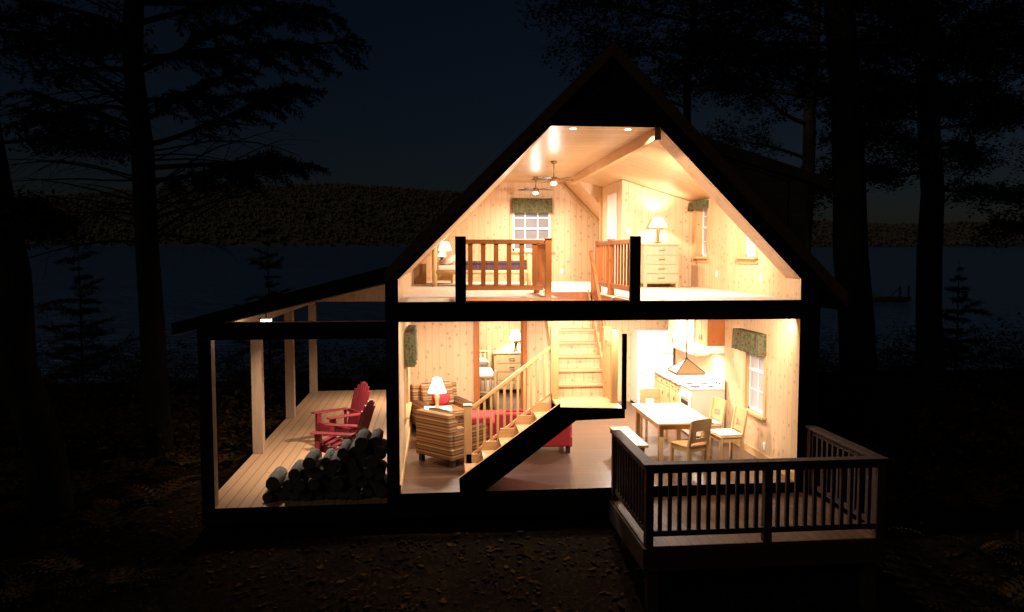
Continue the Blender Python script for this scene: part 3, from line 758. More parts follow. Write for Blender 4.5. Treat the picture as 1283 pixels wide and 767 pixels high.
def flush(loc, watts, size=.32):  # unseen ceiling lights, added to bring up the lower rooms
    x, y, z = loc
    MB().lathe([(0, z), (size/2, z), (size/2, z - .02), (0, z - .02)], (x, y), 24).build('added_ceiling_light', M['bulb'], cabin)
    o = area('added_flush_light', (x, y, z - .03), watts, size, cabin, LAMP_TINT, 170)
flush((4.0, 4.3, CH), 260)
flush((.5, 3.2, CH), 125)
flush((1.3, 7.0, CH), 110)
flush((3.6, 2.3, CH), 60)
def strip(x, L, watts):  # unseen strip added behind the floor beam to light camera-facing woodwork
    B(x - L/2, x + L/2, .064, .078, CH - .008, CH - .001).build('added_light_strip', M['white'], cabin)
    d = bpy.data.lights.new('added_strip_light', 'AREA'); d.shape = 'RECTANGLE'; d.size = L; d.size_y = .012; d.energy = watts * LAMP_GAIN; d.color = LAMP_TINT; d.spread = radians(150)
    o = link(bpy.data.objects.new('added_strip_light', d)); o.location = (x, .088, CH - .010); o.rotation_euler = (radians(52), 0, 0); o.parent = cabin
strip(1.2, 3.2, 85); strip(4.1, 2.2, 85)
def downlight(x, y, lab, watts):
    t = thing('recessed_downlight', lab, 'lamp', (x, y, 5.2), 0, 'small downlights at the front of the loft ceiling')
    MB().lathe([(.05, -.004), (.065, -.004), (.065, -.001), (.05, -.001)], n=18).build('ring', M['white'], t)
    MB().lathe([(0, -.003), (.048, -.003)], n=18).build('lens', M['bulb'], t)
    area('down_light', (0, 0, -.006), watts, .09, t, LAMP_TINT, 150)
downlight(1.95, .2, 'small round downlight in the loft ceiling above the left railing', 95)
downlight(2.75, .2, 'small round downlight in the loft ceiling beside the long beam', 95)
wl = MB().lathe([(.03, 4.35), (.07, 4.46)], (4.3, .68), 14).build('added_dormer_lamp', M['shade'], cabin)  # unseen lamp on the dormer cheek, added to brighten the loft
d = bpy.data.lights.new('added_dormer_light', 'AREA'); d.size = .2; d.energy = 150 * LAMP_GAIN; d.color = LAMP_TINT; d.spread = radians(160)
o = link(bpy.data.objects.new('added_dormer_light', d)); o.location = (4.3, .76, 4.40); o.rotation_euler = (radians(75), 0, 0); o.parent = cabin

# ================================================================== WINDOW VALANCES
def valance(x0, x1, y0, y1, z0, z1, lab, mat='valance'):
    b = MB(); ax = 'x' if (y1 - y0) > (x1 - x0) else 'y'; n = 26
    # pleated cloth skirt with depth, hung on a board
    L = (y1 - y0) if ax == 'x' else (x1 - x0); D = (x1 - x0) if ax == 'x' else (y1 - y0)
    front = []
    for i in range(n + 1):
        t = i / n; w = .012 * sin(i * 1.9) + .008 * sin(i * .7)
        front.append((t, w))
    vs = []; fs = []
    pts = [(0.0, D)] + [(t * L, w) for t, w in front] + [(L, D)]
    for z in (z0, z1):
        for (s_, d_) in pts:
            flare = .02 if z == z0 else 0
            if ax == 'x': vs.append((x0 + d_ - flare * (d_ < D) if x0 > 0 else x1 - d_ + flare * (d_ < D), y0 + s_, z))
            else: vs.append((x0 + s_, y0 + d_ - flare * (d_ < D), z))
    m_ = len(pts)
    for i in range(m_ - 1): fs.append((i, i + 1, m_ + i + 1, m_ + i))
    fs.append(tuple(range(m_, 2 * m_)))
    b._add(vs, fs)
    return tag(b.build('window_valance', M[mat]), lab, 'valance', 'camouflage-green window valances')
valance(XR - .16, XR - .025, 1.08, 2.14, 1.76, 2.11, 'mottled green valance over the kitchen window beside the dining chairs')
valance(XL + .025, XL + .16, 1.60, 3.0, 1.58, 2.14, 'mottled green valance on the left wall above the striped armchair')
valance(1.86, 2.86, YB - .15, YB - .025, 4.44, 4.80, 'mottled green valance over the gable window in the loft')
valance(XR - .12, XR - .025, 3.86, 4.74, 4.30, 4.47, 'short scalloped green valance over the tall dormer window beside the loft dresser')

# ================================================================== LOFT FURNITURE
def dresser(loc, rz, w, d, h, n, wood, lab, handles, legs=.08):
    t = thing('dresser', lab, 'dresser', loc, rz, 'wooden dressers')
    MB().box(-w/2, w/2, -d/2 + .012, d/2, legs, h - .03).build('body', M[wood], t)
    B(-w/2 - .03, w/2 + .03, -d/2 - .02, d/2, h - .03, h).build('top', M[wood], t, .006)
    dh = (h - .03 - legs - .03) / n
    for i in range(n):
        z = legs + .02 + i * dh
        dr_ = B(-w/2 + .04, w/2 - .04, -d/2 - .008, -d/2 + .011, z, z + dh - .02).build('drawer', M[wood], t, .004)
        hb = MB()
        for s in ((-.5, .5) if w > .9 else (0,)):
            hb.tube([(s * w * .5 - .06, -d/2 - .008, z + dh * .45), (s * w * .5 - .05, -d/2 - .035, z + dh * .5), (s * w * .5 + .05, -d/2 - .035, z + dh * .5), (s * w * .5 + .06, -d/2 - .008, z + dh * .55)], .009, 6)
        hb.build('handle', M[handles], dr_)
    for sx in (-1, 1):
        for sy in (-1, 1):
            B(sx * (w/2 - .03) - .03, sx * (w/2 - .03) + .03, sy * (d/2 - .03) - .03, sy * (d/2 - .03) + .03, 0, legs - .001).build('leg', M[wood], t)
    return t
dresser((4.53, 4.63, UF), 0, .72, .44, .89, 4, 'pine_pale', 'pale pine dresser in the loft carrying a glowing lamp', 'pine_orange')
dresser((1.80, 8.05, 0), 0, .86, .48, 1.0, 4, 'log_wood', 'log-framed dresser in the back bedroom seen through the doorway', 'black_metal')

def log_bed(loc, rz, L, Wd, head, foot, cover, lab, pillows=1):
    """head at local x=0, runs to +x"""
    t = thing('log_bed', lab, 'bed', loc, rz, 'peeled log beds')
    r = .055
    for x, h in ((0, head), (L, foot)):
        for y in (-Wd/2, Wd/2):
            MB().tube([(x, y, 0), (x, y, h - .02), (x, y, h)], [r, r * .95, r * .6], 10).build('post', M['log_wood'], t)
        n_ = 2
        for k in range(n_):
            z = .36 + k * (h - .5)
            MB().tube([(x, -Wd/2, z), (x, Wd/2, z)], .036, 8).build('rail', M['log_wood'], t)
        for k in range(1, 6):
            y = -Wd/2 + Wd * k / 6
            MB().tube([(x, y, .36), (x, y, h - .14)], .024, 7).build('spindle', M['log_wood'], t)
    for y in (-Wd/2, Wd/2): MB().tube([(0, y, .30), (L, y, .30)], .05, 8).build('side_rail', M['log_wood'], t)
    lift = .18 if cover == 'plaid' else 0
    B(.06, L - .06, -Wd/2 + .05, Wd/2 - .05, .26, .44 + lift).build('mattress', M['linen'], t, .04)
    q = MB(); x0 = L * .27; q.box(x0, L - .07, -Wd/2 - .02, Wd/2 + .02, .30, .53 + lift); q.build('blanket', M[cover], t, .05)
    for k in range(pillows):
        y = (k - (pillows - 1) / 2) * .6
        p = MB(); p.lathe([(0, -.08), (.2, -.07), (.27, 0), (.2, .07), (0, .08)], n=16); p.xf(Matrix.Translation((.30, y, .54 + lift * 1.4)) @ Matrix.Rotation(radians(-25), 4, 'Y') @ Matrix.Diagonal((.8, 1.2, 1, 1)))
        p.build('pillow', M['linen'], t)
    return t
log_bed((-.06, 5.95, UF), 0, 2.0, 1.05, .86, .68, 'quilt', 'log bed with dark plaid blanket standing behind the loft railing', 1)
log_bed((.93, 7.95, 0), -pi/2, 2.0, .66, 1.16, .84, 'plaid', 'log bed with white plaid blanket in the back bedroom', 1)
ns = thing('nightstand', 'small pine nightstand under the lamps beside the loft bed', 'nightstand', (.15, 7.15, UF))
B(-.2, .2, -.3, .3, .08, .48).build('body', M['pine'], ns); B(-.22, .22, -.32, .32, .48, .51).build('top', M['pine'], ns)
d_ = B(-.17, .17, -.31, -.301, .28, .45).build('drawer', M['pine_pale'], ns); MB().tube([(-.04, -.325, .36), (.04, -.325, .36)], .01, 6).build('handle', M['black_metal'], d_)
for sx in (-.18, .18):
    for sy in (-.27, .27): B(sx - .02, sx + .02, sy - .02, sy + .02, 0, .079).build('leg', M['pine'], ns)

# ================================================================== LIVING ROOM
def soft_chair(loc, rz, w, d, lab, mat, kind, cat, seats=1, arm=.16, back_h=.86, arm_h=.58, grp=None, cush=True):
    """faces local -y is the back? no: back at y=+d/2, faces -y"""
    t = thing(kind, lab, cat, loc, rz, grp)
    B(-w/2 + .002, w/2 - .002, -d/2 + .02, d/2 - .002, .12, .30).build('base', M[mat], t, .02)
    for s in (-1, 1):
        b = MB(); b.box(s * w/2, s * (w/2 - arm), -d/2, d/2 - .05, .122, arm_h); b.build('armrest', M[mat], t, .025)
    b = MB(); b.prism([(d/2 - .20, .302), (d/2, .122), (d/2 + .05, back_h), (d/2 - .12, back_h)], -w/2 + .03, w/2 - .03, 'x'); b.build('backrest', M[mat], t, .03)
    sw = (w - 2 * arm) / seats
    for i in range(seats):
        x = -w/2 + arm + sw * i
        B(x + .006, x + sw - .006, -d/2 - .02, d/2 - .2, .302, .46).build('seat_cushion', M[mat], t, .04)
        if cush: MB().prism([(d/2 - .36, .465), (d/2 - .20, .465), (d/2 - .10, back_h + .04), (d/2 - .24, back_h + .02)], x + .01, x + sw - .01, 'x').build('back_cushion', M[mat], t, .05)
    for sx in (-1, 1):
        for sy in (-1, 1):
            B(sx * (w/2 - .07) - .035, sx * (w/2 - .07) + .035, sy * (d/2 - .08) - .035, sy * (d/2 - .08) + .035, 0, .121).build('leg', M['blade'], t)
    return t
soft_chair((.22, 1.78, 0), radians(135), .84, .86, 'striped armchair with its back turned, nearest the newel post', 'stripe', 'armchair', 'armchair', 1, grp='brown striped armchairs')
soft_chair((.06, 3.95, 0), radians(22), 1.0, .9, 'striped armchair holding a red cushion, facing out beyond the side table', 'stripe', 'armchair', 'armchair', 1, grp='brown striped armchairs')
cu = MB().lathe([(0, -.07), (.14, -.06), (.19, 0), (.14, .06), (0, .07)], n=16); cu.xf(Matrix.Translation((.05, 3.86, .66)) @ Matrix.Rotation(radians(22), 4, 'Z') @ Matrix.Rotation(radians(70), 4, 'X'))
tag(cu.build('cushion', M['red_fabric']), 'red cushion leaning on the far striped armchair', 'cushion')
sd_ = thing('side_table', 'low white-topped side table between the two striped armchairs', 'side table', (.0, 2.95, 0))
B(-.26, .24, -.24, .24, .585, .62).build('top', M['white'], sd_, .005); B(-.22, .2, -.2, .2, .49, .584).build('apron', M['pine'], sd_)
for sx in (-.2, .18):
    for sy in (-.18, .18): B(sx - .022, sx + .022, sy - .022, sy + .022, 0, .489).build('leg', M['pine'], sd_)
soft_chair((1.60, 2.35, 0), pi * 1.0, 1.36, .82, 'red sofa seen from behind beneath the stair landing', 'red_fabric', 'sofa', 'sofa', 2, .18, .72, .56)
ot = thing('ottoman', 'low red upholstered ottoman behind the stair balusters', 'ottoman', (.90, 3.25, 0))
B(-.38, .38, -.3, .3, .1, .30).build('base', M['red_fabric'], ot, .02); B(-.39, .39, -.31, .31, .302, .46).build('cushion_top', M['red_fabric'], ot, .04)
for sx in (-.33, .33):
    for sy in (-.25, .25): B(sx - .03, sx + .03, sy - .03, sy + .03, 0, .099).build('leg', M['blade'], ot)

# ================================================================== DINING
tb = thing('dining_table', 'long pine dining table with pale top on square legs', 'table', (3.88, 1.61, 0))
B(-.46, .46, -.82, .82, .72, .75).build('tabletop', M['pine_pale'], tb, .005)
ap = MB(); ap.box(-.38, .38, -.73, -.71, .63, .719); ap.box(-.38, .38, .71, .73, .63, .719); ap.box(-.40, -.38, -.73, .73, .63, .719); ap.box(.38, .40, -.73, .73, .63, .719); ap.build('apron', M['pine_x'], tb)
for sx in (-.37, .37):
    for sy in (-.70, .70): B(sx - .035, sx + .035, sy - .035, sy + .035, 0, .719).build('leg', M['pine'], tb, .003)
def bench(loc, L, lab):
    t = thing('bench', lab, 'bench', loc, 0, 'benches at the dining table')
    B(-.16, .16, -L/2, L/2, .41, .45).build('seat', M['bench_wood'], t, .005)
    for sy in (-1, 1):
        B(-.13, .13, sy * (L/2 - .14) - .02, sy * (L/2 - .14) + .02, 0, .409).build('leg', M['pine'], t)
    B(-.012, .012, -L/2 + .161, L/2 - .161, .16, .25).build('stretcher', M['pine_y'], t)
bench((3.08, 1.3, 0), 1.32, 'pine bench along the left side of the dining table')
def dchair(loc, rz, lab, cushion):
    """faces local -y"""
    t = thing('dining_chair', lab, 'chair', loc, rz, 'pine dining chairs')
    B(-.21, .21, -.21, .20, .42, .448).build('seat', M['pine'], t, .006)
    if cushion: B(-.2, .2, -.2, .18, .449, .485).build('seat_pad', M['linen'], t, .014)
    for sx in (-1, 1):
        B(sx * .19 - .02, sx * .19 + .02, -.2, -.16, 0, .419).build('leg', M['pine'], t, .003)
        MB().prism([(.16, .003), (.20, .003), (.205, .42), (.275, .86), (.245, .86), (.165, .42)], sx * .19 - .02, sx * .19 + .02, 'x').build('leg', M['pine'], t)
    bk = MB()
    for z0_, z1_, hx in ((.50, .57, 0), (.68, .87, 0)):
        y0_ = .20 + (z0_ - .42) * .14; y1_ = .20 + (z1_ - .42) * .14
        bk.prism([(y0_ - .008, z0_), (y0_ + .012, z0_), (y1_ + .012, z1_), (y1_ - .008, z1_)], -.168, .168, 'x')
    y0_ = .20 + .15 * .14; y1_ = .20 + .26 * .14
    for a, b in ((-.168, -.09), (.09, .168)): bk.prism([(y0_ - .008, .572), (y0_ + .012, .572), (y1_ + .012, .678), (y1_ - .008, .678)], a, b, 'x')
    bk.build('backrest', M['pine_x'], t, .002)
    ap_ = MB(); ap_.box(-.168, .168, -.19, -.17, .35, .419); ap_.box(-.168, .168, .17, .19, .35, .419); ap_.box(-.2, -.18, -.158, .158, .35, .419); ap_.box(.18, .2, -.158, .158, .35, .419); ap_.build('apron', M['pine'], t)
    return t
dchair((3.92, .74, 0), radians(205), 'pine chair with its back to the room edge at the near end of the table', False)
dchair((4.73, 1.28, 0), radians(-85), 'nearer of two padded pine chairs between table and kitchen window', True)
dchair((4.68, 2.10, 0), radians(-78), 'padded pine chair beside the stove end of the table', True)
dchair((4.0, 3.0, 0), radians(0), 'pine chair at the far end of the table by the refrigerator', False)

# ================================================================== KITCHEN
sv = thing('stove', 'white kitchen range with plain side panel and four burners', 'stove', (0, 0, 0))
B(4.66, XR - .03, 2.82, 3.48, .03, .90).build('body', M['stove_side'], sv, .006)
B(4.64, XR - .03, 2.81, 3.49, .902, .93).build('cooktop', M['enamel'], sv, .004)
b = MB(); b.prism([(XR - .13, .931), (XR - .03, .931), (XR - .03, 1.10), (XR - .07, 1.10)], 2.82, 3.48); cpn = b.build('control_panel', M['enamel'], sv, .004)
kb = MB()
for i in range(5): kb.lathe([(.022, -.0), (.02, .025), (0, .026)], n=10).xf(Matrix.Translation((XR - .105, 2.9 + i * .125, 1.0)) @ Matrix.Rotation(radians(-70), 4, 'Y'), len(kb.v) - 30)
kb.build('knobs', M['black_metal'], cpn)
od = B(4.628, 4.658, 2.86, 3.44, .22, .80).build('oven_door', M['enamel'], sv, .005)
B(4.622, 4.627, 2.95, 3.35, .38, .66).build('window', M['black_metal'], od); MB().tube([(4.60, 2.92, .75), (4.60, 3.38, .75)], .012, 8).build('handle', M['white'], od)
for bx_, by_ in ((4.78, 2.98), (4.78, 3.32), (5.06, 2.98), (5.06, 3.32)):
    b = MB()
    for r_ in (.095, .065, .035): b.tube([(bx_ + r_ * cos(a * pi / 10), by_ + r_ * sin(a * pi / 10), .938) for a in range(21)], .007, 5, False)
    b.build('burner', M['black_metal'], sv)
bc = thing('base_cabinet', 'run of pine base cabinets with pale countertop behind the stove', 'cabinet')
B(4.70, XR - .03, 3.5, 5.4, .09, .87).build('body', M['pine'], bc); B(4.76, XR - .03, 3.5, 5.4, 0, .089).build('plinth', M['blade'], bc)
B(4.65, XR - .03, 3.495, 5.43, .872, .915).build('countertop', M['counter'], bc, .006); B(XR - .05, XR - .03, 3.5, 5.43, .917, 1.02).build('backsplash', M['counter'], bc)
for i in range(5):
    y = 3.52 + i * .375
    d_ = B(4.682, 4.699, y, y + .35, .70, .85).build('drawer', M['pine_x'], bc, .004); MB().tube([(4.67, y + .12, .78), (4.67, y + .23, .78)], .008, 6).build('handle', M['brass'], d_)
    d_ = B(4.682, 4.699, y, y + .35, .11, .68).build('door', M['pine'], bc, .004); MB().tube([(4.67, y + .05, .5), (4.67, y + .05, .6)], .008, 6).build('handle', M['brass'], d_)
uc = thing('wall_cabinet', 'orange pine wall cabinet above the range hood', 'cabinet', (0, 0, 0), 0, 'pine wall cabinets')
B(5.0, XR - .003, 2.96, 3.60, 1.70, 2.44).build('body', M['pine_orange'], uc)
for k in range(2):
    d_ = B(4.98, 4.998, 2.97 + k * .32, 3.27 + k * .32, 1.71, 2.43).build('door', M['pine'], uc, .004); MB().tube([(4.965, 3.22 + k * .12, 1.78), (4.965, 3.22 + k * .12, 1.88)], .008, 6).build('handle', M['black_metal'], d_)
hd = thing('range_hood', 'white range hood with lit underside over the stove', 'range hood')
MB().prism([(4.84, 1.56), (4.88, 1.64), (4.94, 1.698), (XR - .003, 1.698), (XR - .003, 1.56)], 2.94, 3.60).build('body', M['white'], hd, .004)
B(4.86, 5.05, 3.0, 3.54, 1.548, 1.559).build('lens', M['hood_lens'], hd)
area('hood_light', (4.98, 3.27, 1.54), 30, .25, hd, (1, .86, .66), 165)
w2 = thing('wall_cabinet', 'pale pine wall cabinets in the far kitchen corner over the counter', 'cabinet', (0, 0, 0), 0, 'pine wall cabinets')
B(5.0, XR - .003, 3.66, 5.4, 1.42, 2.44).build('body', M['pine'], w2)
for k in range(4):
    y = 3.68 + k * .43
    d_ = B(4.98, 4.998, y, y + .40, 1.43, 2.43).build('door', M['pine_pale'], w2, .004); MB().tube([(4.965, y + .05, 1.52), (4.965, y + .05, 1.64)], .008, 6).build('handle', M['black_metal'], d_)
fr = thing('refrigerator', 'tall white refrigerator against the back kitchen wall', 'refrigerator', (0, 0, 0))
B(4.44, 5.24, 5.86, 6.48, .04, 1.70).build('body', M['white'], fr, .01)
d_ = B(4.44, 5.24, 5.80, 5.857, .06, 1.18).build('door', M['white'], fr, .012); MB().tube([(4.5, 5.77, .75), (4.5, 5.77, 1.12)], .014, 8).build('handle', M['white'], d_)
d_ = B(4.44, 5.24, 5.80, 5.857, 1.195, 1.69).build('door', M['white'], fr, .012); MB().tube([(4.5, 5.77, 1.24), (4.5, 5.77, 1.5)], .014, 8).build('handle', M['white'], d_)

# ================================================================== PORCH FURNITURE
def adirondack(loc, face, lab):
    """faces local -y; a fan of back slats, broad arms"""
    t = thing('adirondack_chair', lab, 'chair', loc, atan2(face[0], -face[1]), 'red adirondack chairs on the porch')
    P = M['red_paint']
    for i in range(6):
        t_ = i / 5; y = -.30 + t_ * .52; z = .36 - t_ * .17
        B(-.27, .27, y - .042, y + .042, z, z + .02).build('seat_slat', P, t, .003)
    for i in range(7):
        k = i - 3; h = .91 - .017 * k * k; x0_ = k * .068; x1_ = k * .086
        MB().bar((x0_, .24, .18), (x1_, .24 + .30 * h, .18 + h), .072, .02, (0, 1, 0)).build('back_slat', P, t, .003)
    for s in (-1, 1):
        B(s * .31 - .075, s * .31 + .075, -.42, .32, .54, .562).build('armrest', P, t, .006)
        B(s * .29 - .045, s * .29 + .045, -.36, -.27, 0, .539).build('leg', P, t, .003)
        MB().prism([(-.35, .24), (-.35, .36), (.28, .17), (.55, .09), (.58, .003), (.46, .003)], s * .24 - .012, s * .24 + .012, 'x').build('side_rail', P, t)
        B(s * .31 - .02, s * .31 + .02, .24, .28, .16, .539).build('arm_support', P, t)
    B(-.29, .29, .29, .32, .50, .56).build('cross_rail', P, t); B(-.25, .25, -.364, -.345, .25, .36).build('front_apron', P, t)
    return t
adirondack((-1.83, 3.72, PZ), (-.82, -.57), 'farther red adirondack chair, showing its whole back above the other')
adirondack((-1.62, 2.30, PZ), (-.95, .31), 'nearer red adirondack chair, half hidden by the firewood')

# firewood: rows stacked against the house wall, wedge shaped
lr = random.Random(5)
rows = [10, 9, 8, 6, 4, 2]; words = ['bottom', 'second', 'third', 'fourth', 'fifth', 'top']; ordn = ['first', 'second', 'third', 'fourth', 'fifth', 'sixth', 'seventh', 'eighth', 'ninth', 'tenth']
rbase = .088; zrow = 0
for ri, nrow in enumerate(rows):
    for i in range(nrow):
        r_ = rbase * lr.choice([lr.uniform(.8, .95), lr.uniform(.98, 1.12), lr.uniform(.98, 1.2)])
        x = -.84 - i * .176 - (ri % 2) * .088 + lr.uniform(-.03, .03)
        z = PZ + .095 + ri * .150 + lr.uniform(-.02, .02)
        if ri == 0: z = PZ + r_ + .002
        y0_ = .20 + lr.uniform(-.08, .06); L_ = lr.uniform(.48, .58)
        t_ = thing('firewood_log', f"round firewood log, {ordn[i]} from the wall in the {words[ri]} row of the porch stack", 'log', (x, y0_, z), 0, 'firewood stacked on the porch')
        b = MB(); n_ = 14; bend = lr.uniform(-.01, .01)
        ring = [1 + .06 * lr.uniform(-1, 1) for _ in range(n_)]
        vs = []
        for yy in (0, L_ * .5, L_):
            for k in range(n_): a = 2 * pi * k / n_; vs.append((r_ * ring[k] * cos(a) + (bend if yy == L_ * .5 else 0), yy, r_ * ring[k] * sin(a)))
        fs = [(j*n_+k, j*n_+(k+1) % n_, (j+1)*n_+(k+1) % n_, (j+1)*n_+k) for j in range(2) for k in range(n_)]
        b._add(vs, fs + [tuple(range(2 * n_, 3 * n_))], True); b.build('bark', M['firewood'], t_)
        e = MB()
        e._add([(p[0] * .985, -.002, p[2] * .985) for p in vs[:n_]], [tuple(range(n_))])
        e.build('sawn_end', M['log_end'], t_)

# ================================================================== TREES
def mesh_obj(name, v, f, mat, parent=None, smooth=False):
    me = bpy.data.meshes.new(name); me.from_pydata(v, [], f); me.update(); me.materials.append(mat)
    if smooth: me.polygons.foreach_set("use_smooth", [True] * len(f))
    o = link(bpy.data.objects.new(name, me))
    if parent is not None: o.parent = parent
    return o

def curve_pts(p, d, L, n, droop, rng, wob=.12):
    """points of a limb leaving p along d; droop bends it down (negative lifts the tip)"""
    pts = [Vector(p)]; d = Vector(d).normalized()
    for i in range(n):
        d = (d + Vector((rng.uniform(-wob, wob), rng.uniform(-wob, wob), rng.uniform(-wob, wob) * .6 - droop / n))).normalized()
        pts.append(pts[-1] + d * (L / n))
    return pts

class Foliage:
    def __init__(s): s.v = []; s.f = []
    def quad(s, c, a, b):
        n = len(s.v); s.v += [tuple(c - a * .5), tuple(c + b * .5), tuple(c + a * .5), tuple(c - b * .5)]; s.f.append((n, n+1, n+2, n+3))
    def needles(s, pts, rng, dens=26, ln=.10, w=.016, hang=.35):
        for i in range(len(pts) - 1):
            p, q = pts[i], pts[i + 1]; d = (q - p); L = d.length
            if L < 1e-5: continue
            d /= L; side = d.cross(Vector((0, 0, 1)))
            if side.length < 1e-3: side = Vector((1, 0, 0))
            side.normalize(); up = side.cross(d)
            for _ in range(max(1, int(dens * L))):
                c = p.lerp(q, rng.random()); a = rng.uniform(0, 2 * pi)
                o = (side * cos(a) + up * sin(a) * .6 + d * rng.uniform(.3, 1.0) - Vector((0, 0, hang * rng.random()))).normalized()
                l_ = ln * rng.uniform(.6, 1.3)
                s.quad(c + o * l_ * .5, o * l_, o.cross(Vector((rng.uniform(-1, 1), rng.uniform(-1, 1), rng.uniform(-1, 1)))).normalized() * w)
    def leaves(s, c, R, n, rng, size=.13, flat=.6):
        for _ in range(n):
            p = c + Vector((rng.gauss(0, R * .5), rng.gauss(0, R * .5), rng.gauss(0, R * .5 * flat)))
            a = Vector((rng.uniform(-1, 1), rng.uniform(-1, 1), rng.uniform(-.6, .3))).normalized(); b = a.cross(Vector((rng.uniform(-.4, .4), rng.uniform(-.4, .4), 1))).normalized()
            k = size * rng.uniform(.6, 1.3); s.quad(p, a * k, b * k * .55)

def trunk_mesh(pts, radii, n=12, seed=0):
    b = MB(); b.tube(pts, radii, n); rng = random.Random(seed)
    b.v = [tuple(Vector(p) + Vector((mnoise.noise(Vector(p) * 2.3), mnoise.noise(Vector(p) * 2.3 + Vector((9, 0, 0))), 0)) * .035) for p in b.v]
    return b

def trunk_line(base, top, n, lean_wob, rng):
    base, top = Vector(base), Vector(top); pts = []
    for i in range(n + 1):
        t = i / n; p = base.lerp(top, t)
        if 0 < i < n: p += Vector((rng.uniform(-lean_wob, lean_wob), rng.uniform(-lean_wob, lean_wob), 0))
        pts.append(p)
    return pts

def at_line(pts, z):
    for a, b in zip(pts, pts[1:]):
        if a.z <= z <= b.z: return a.lerp(b, (z - a.z) / (b.z - a.z))
    return pts[-1]

def spruce(base, top, r0, r1, label, boughs, dead, seed):
    rng = random.Random(seed); t = thing('spruce_tree', label, 'tree', base, 0, 'spruce trees around the cabin'); o = Vector(base)
    line = trunk_line((0, 0, -.3), Vector(top) - o, 9, .05, rng); n = len(line)
    rad = [r0 * (1.08 if i == 0 else 1) * (1 - i / (n - 1)) + r1 * i / (n - 1) for i in range(n)]
    trunk_mesh(line, rad, 14, seed).build('trunk', M['bark'], t)
    lim = MB(); fo = Foliage()
    for (z, az, L, droop, dens) in boughs:
        p = at_line(line, z - o.z); d = Vector((cos(az), sin(az), rng.uniform(.0, .5)))
        pts = curve_pts(p, d, L, 9, droop, rng, .09)
        lim.tube(pts, [.05 * L / 3 * (1 - i / 10) + .008 for i in range(len(pts))], 5, False)
        side = Vector((-sin(az), cos(az), 0))
        for i in range(2, len(pts)):
            t_ = i / (len(pts) - 1)
            for k in range(5):
                sgn = 1 if k % 2 else -1; l2 = L * (.30 - .14 * t_) * rng.uniform(.5, 1.35) + .12
                dd = (pts[i] - pts[i - 1]).normalized() * .9 + side * sgn * rng.uniform(.5, 1.1) + Vector((0, 0, rng.uniform(-.5, .1)))
                start = pts[i - 1].lerp(pts[i], rng.random())
                tw = curve_pts(start, dd, l2, 4, .35, rng, .15)
                lim.tube(tw, .005, 3, False)
                if rng.random() < dens * (.12 + 1.0 * t_ * t_ + .1 * sin(i * 2.1)):
                    fo.needles(tw, rng, 85, .13, .028)
                    for _ in range(2):
                        j = rng.randrange(1, len(tw)); sub = curve_pts(tw[j - 1], dd + Vector((rng.uniform(-.8, .8), rng.uniform(-.8, .8), -.3)), l2 * .5, 3, .4, rng, .2)
                        fo.needles(sub, rng, 85, .12, .028)
        fo.needles(pts[6:], rng, 70, .11, .022)
    for (z, az, L) in dead:
        p = at_line(line, z - o.z); pts = curve_pts(p, Vector((cos(az), sin(az), rng.uniform(-.15, .7))), L, 7, rng.uniform(-.2, .7), rng, .2)
        lim.tube(pts, [.016 * (1 - i / 8) + .004 for i in range(len(pts))], 4, False)
        for i in range(2, len(pts)):
            lim.tube(curve_pts(pts[i], (pts[i] - pts[i-1]) + Vector((rng.uniform(-.2, .2), rng.uniform(-.3, .3), -.12)), L * .22, 3, .3, rng, .2), .004, 3, False)
    lim.build('limbs', M['bark'], t)
    mesh_obj('foliage', fo.v, fo.f, M['needle'], t)
    return t

def hardwood(base, top, r0, r1, label, limbs, bark, seed, leafn=26, leafsize=.15, spread=1.0):
    rng = random.Random(seed); t = thing('hardwood_tree', label, 'tree', base, 0, 'hardwood trees around the cabin'); o = Vector(base)
    line = trunk_line((0, 0, -.3), Vector(top) - o, 9, .07, rng); n = len(line)
    rad = [r0 * (1.1 if i == 0 else 1) * (1 - i / (n - 1)) + r1 * i / (n - 1) for i in range(n)]
    trunk_mesh(line, rad, 14, seed).build('trunk', M[bark], t)
    lim = MB(); fo = Foliage()
    for (z, az, L, rise, dens) in limbs:
        p = at_line(line, z - o.z); pts = curve_pts(p, Vector((cos(az), sin(az), rise)), L, 8, .25, rng, .16)
        lim.tube(pts, [.055 * L / 4 * (1 - i / 9) + .008 for i in range(len(pts))], 6, False)
        for i in range(2, len(pts)):
            for k in range(4):
                dd = (pts[i] - pts[i-1]).normalized() + Vector((rng.uniform(-1, 1), rng.uniform(-1, 1), rng.uniform(-.6, .7))) * spread
                l2 = L * rng.uniform(.14, .34); tw = curve_pts(pts[i], dd, l2, 4, .2, rng, .25)
                lim.tube(tw, [.012, .009, .007, .005, .003], 4, False)
                for j in range(1, len(tw)):
                    tw2 = curve_pts(tw[j], Vector((rng.uniform(-1, 1), rng.uniform(-1, 1), rng.uniform(-.6, .4))), l2 * .5, 3, .2, rng, .25)
                    lim.tube(tw2, [.006, .005, .004, .002], 3, False)
                    if rng.random() < dens:
                        for pp in tw2[1:]: fo.leaves(pp, .26, leafn // 3, rng, leafsize)
    lim.build('limbs', M[bark], t)
    mesh_obj('foliage', fo.v, fo.f, M['leaf'], t)
    return t

R_ = random.Random(3)
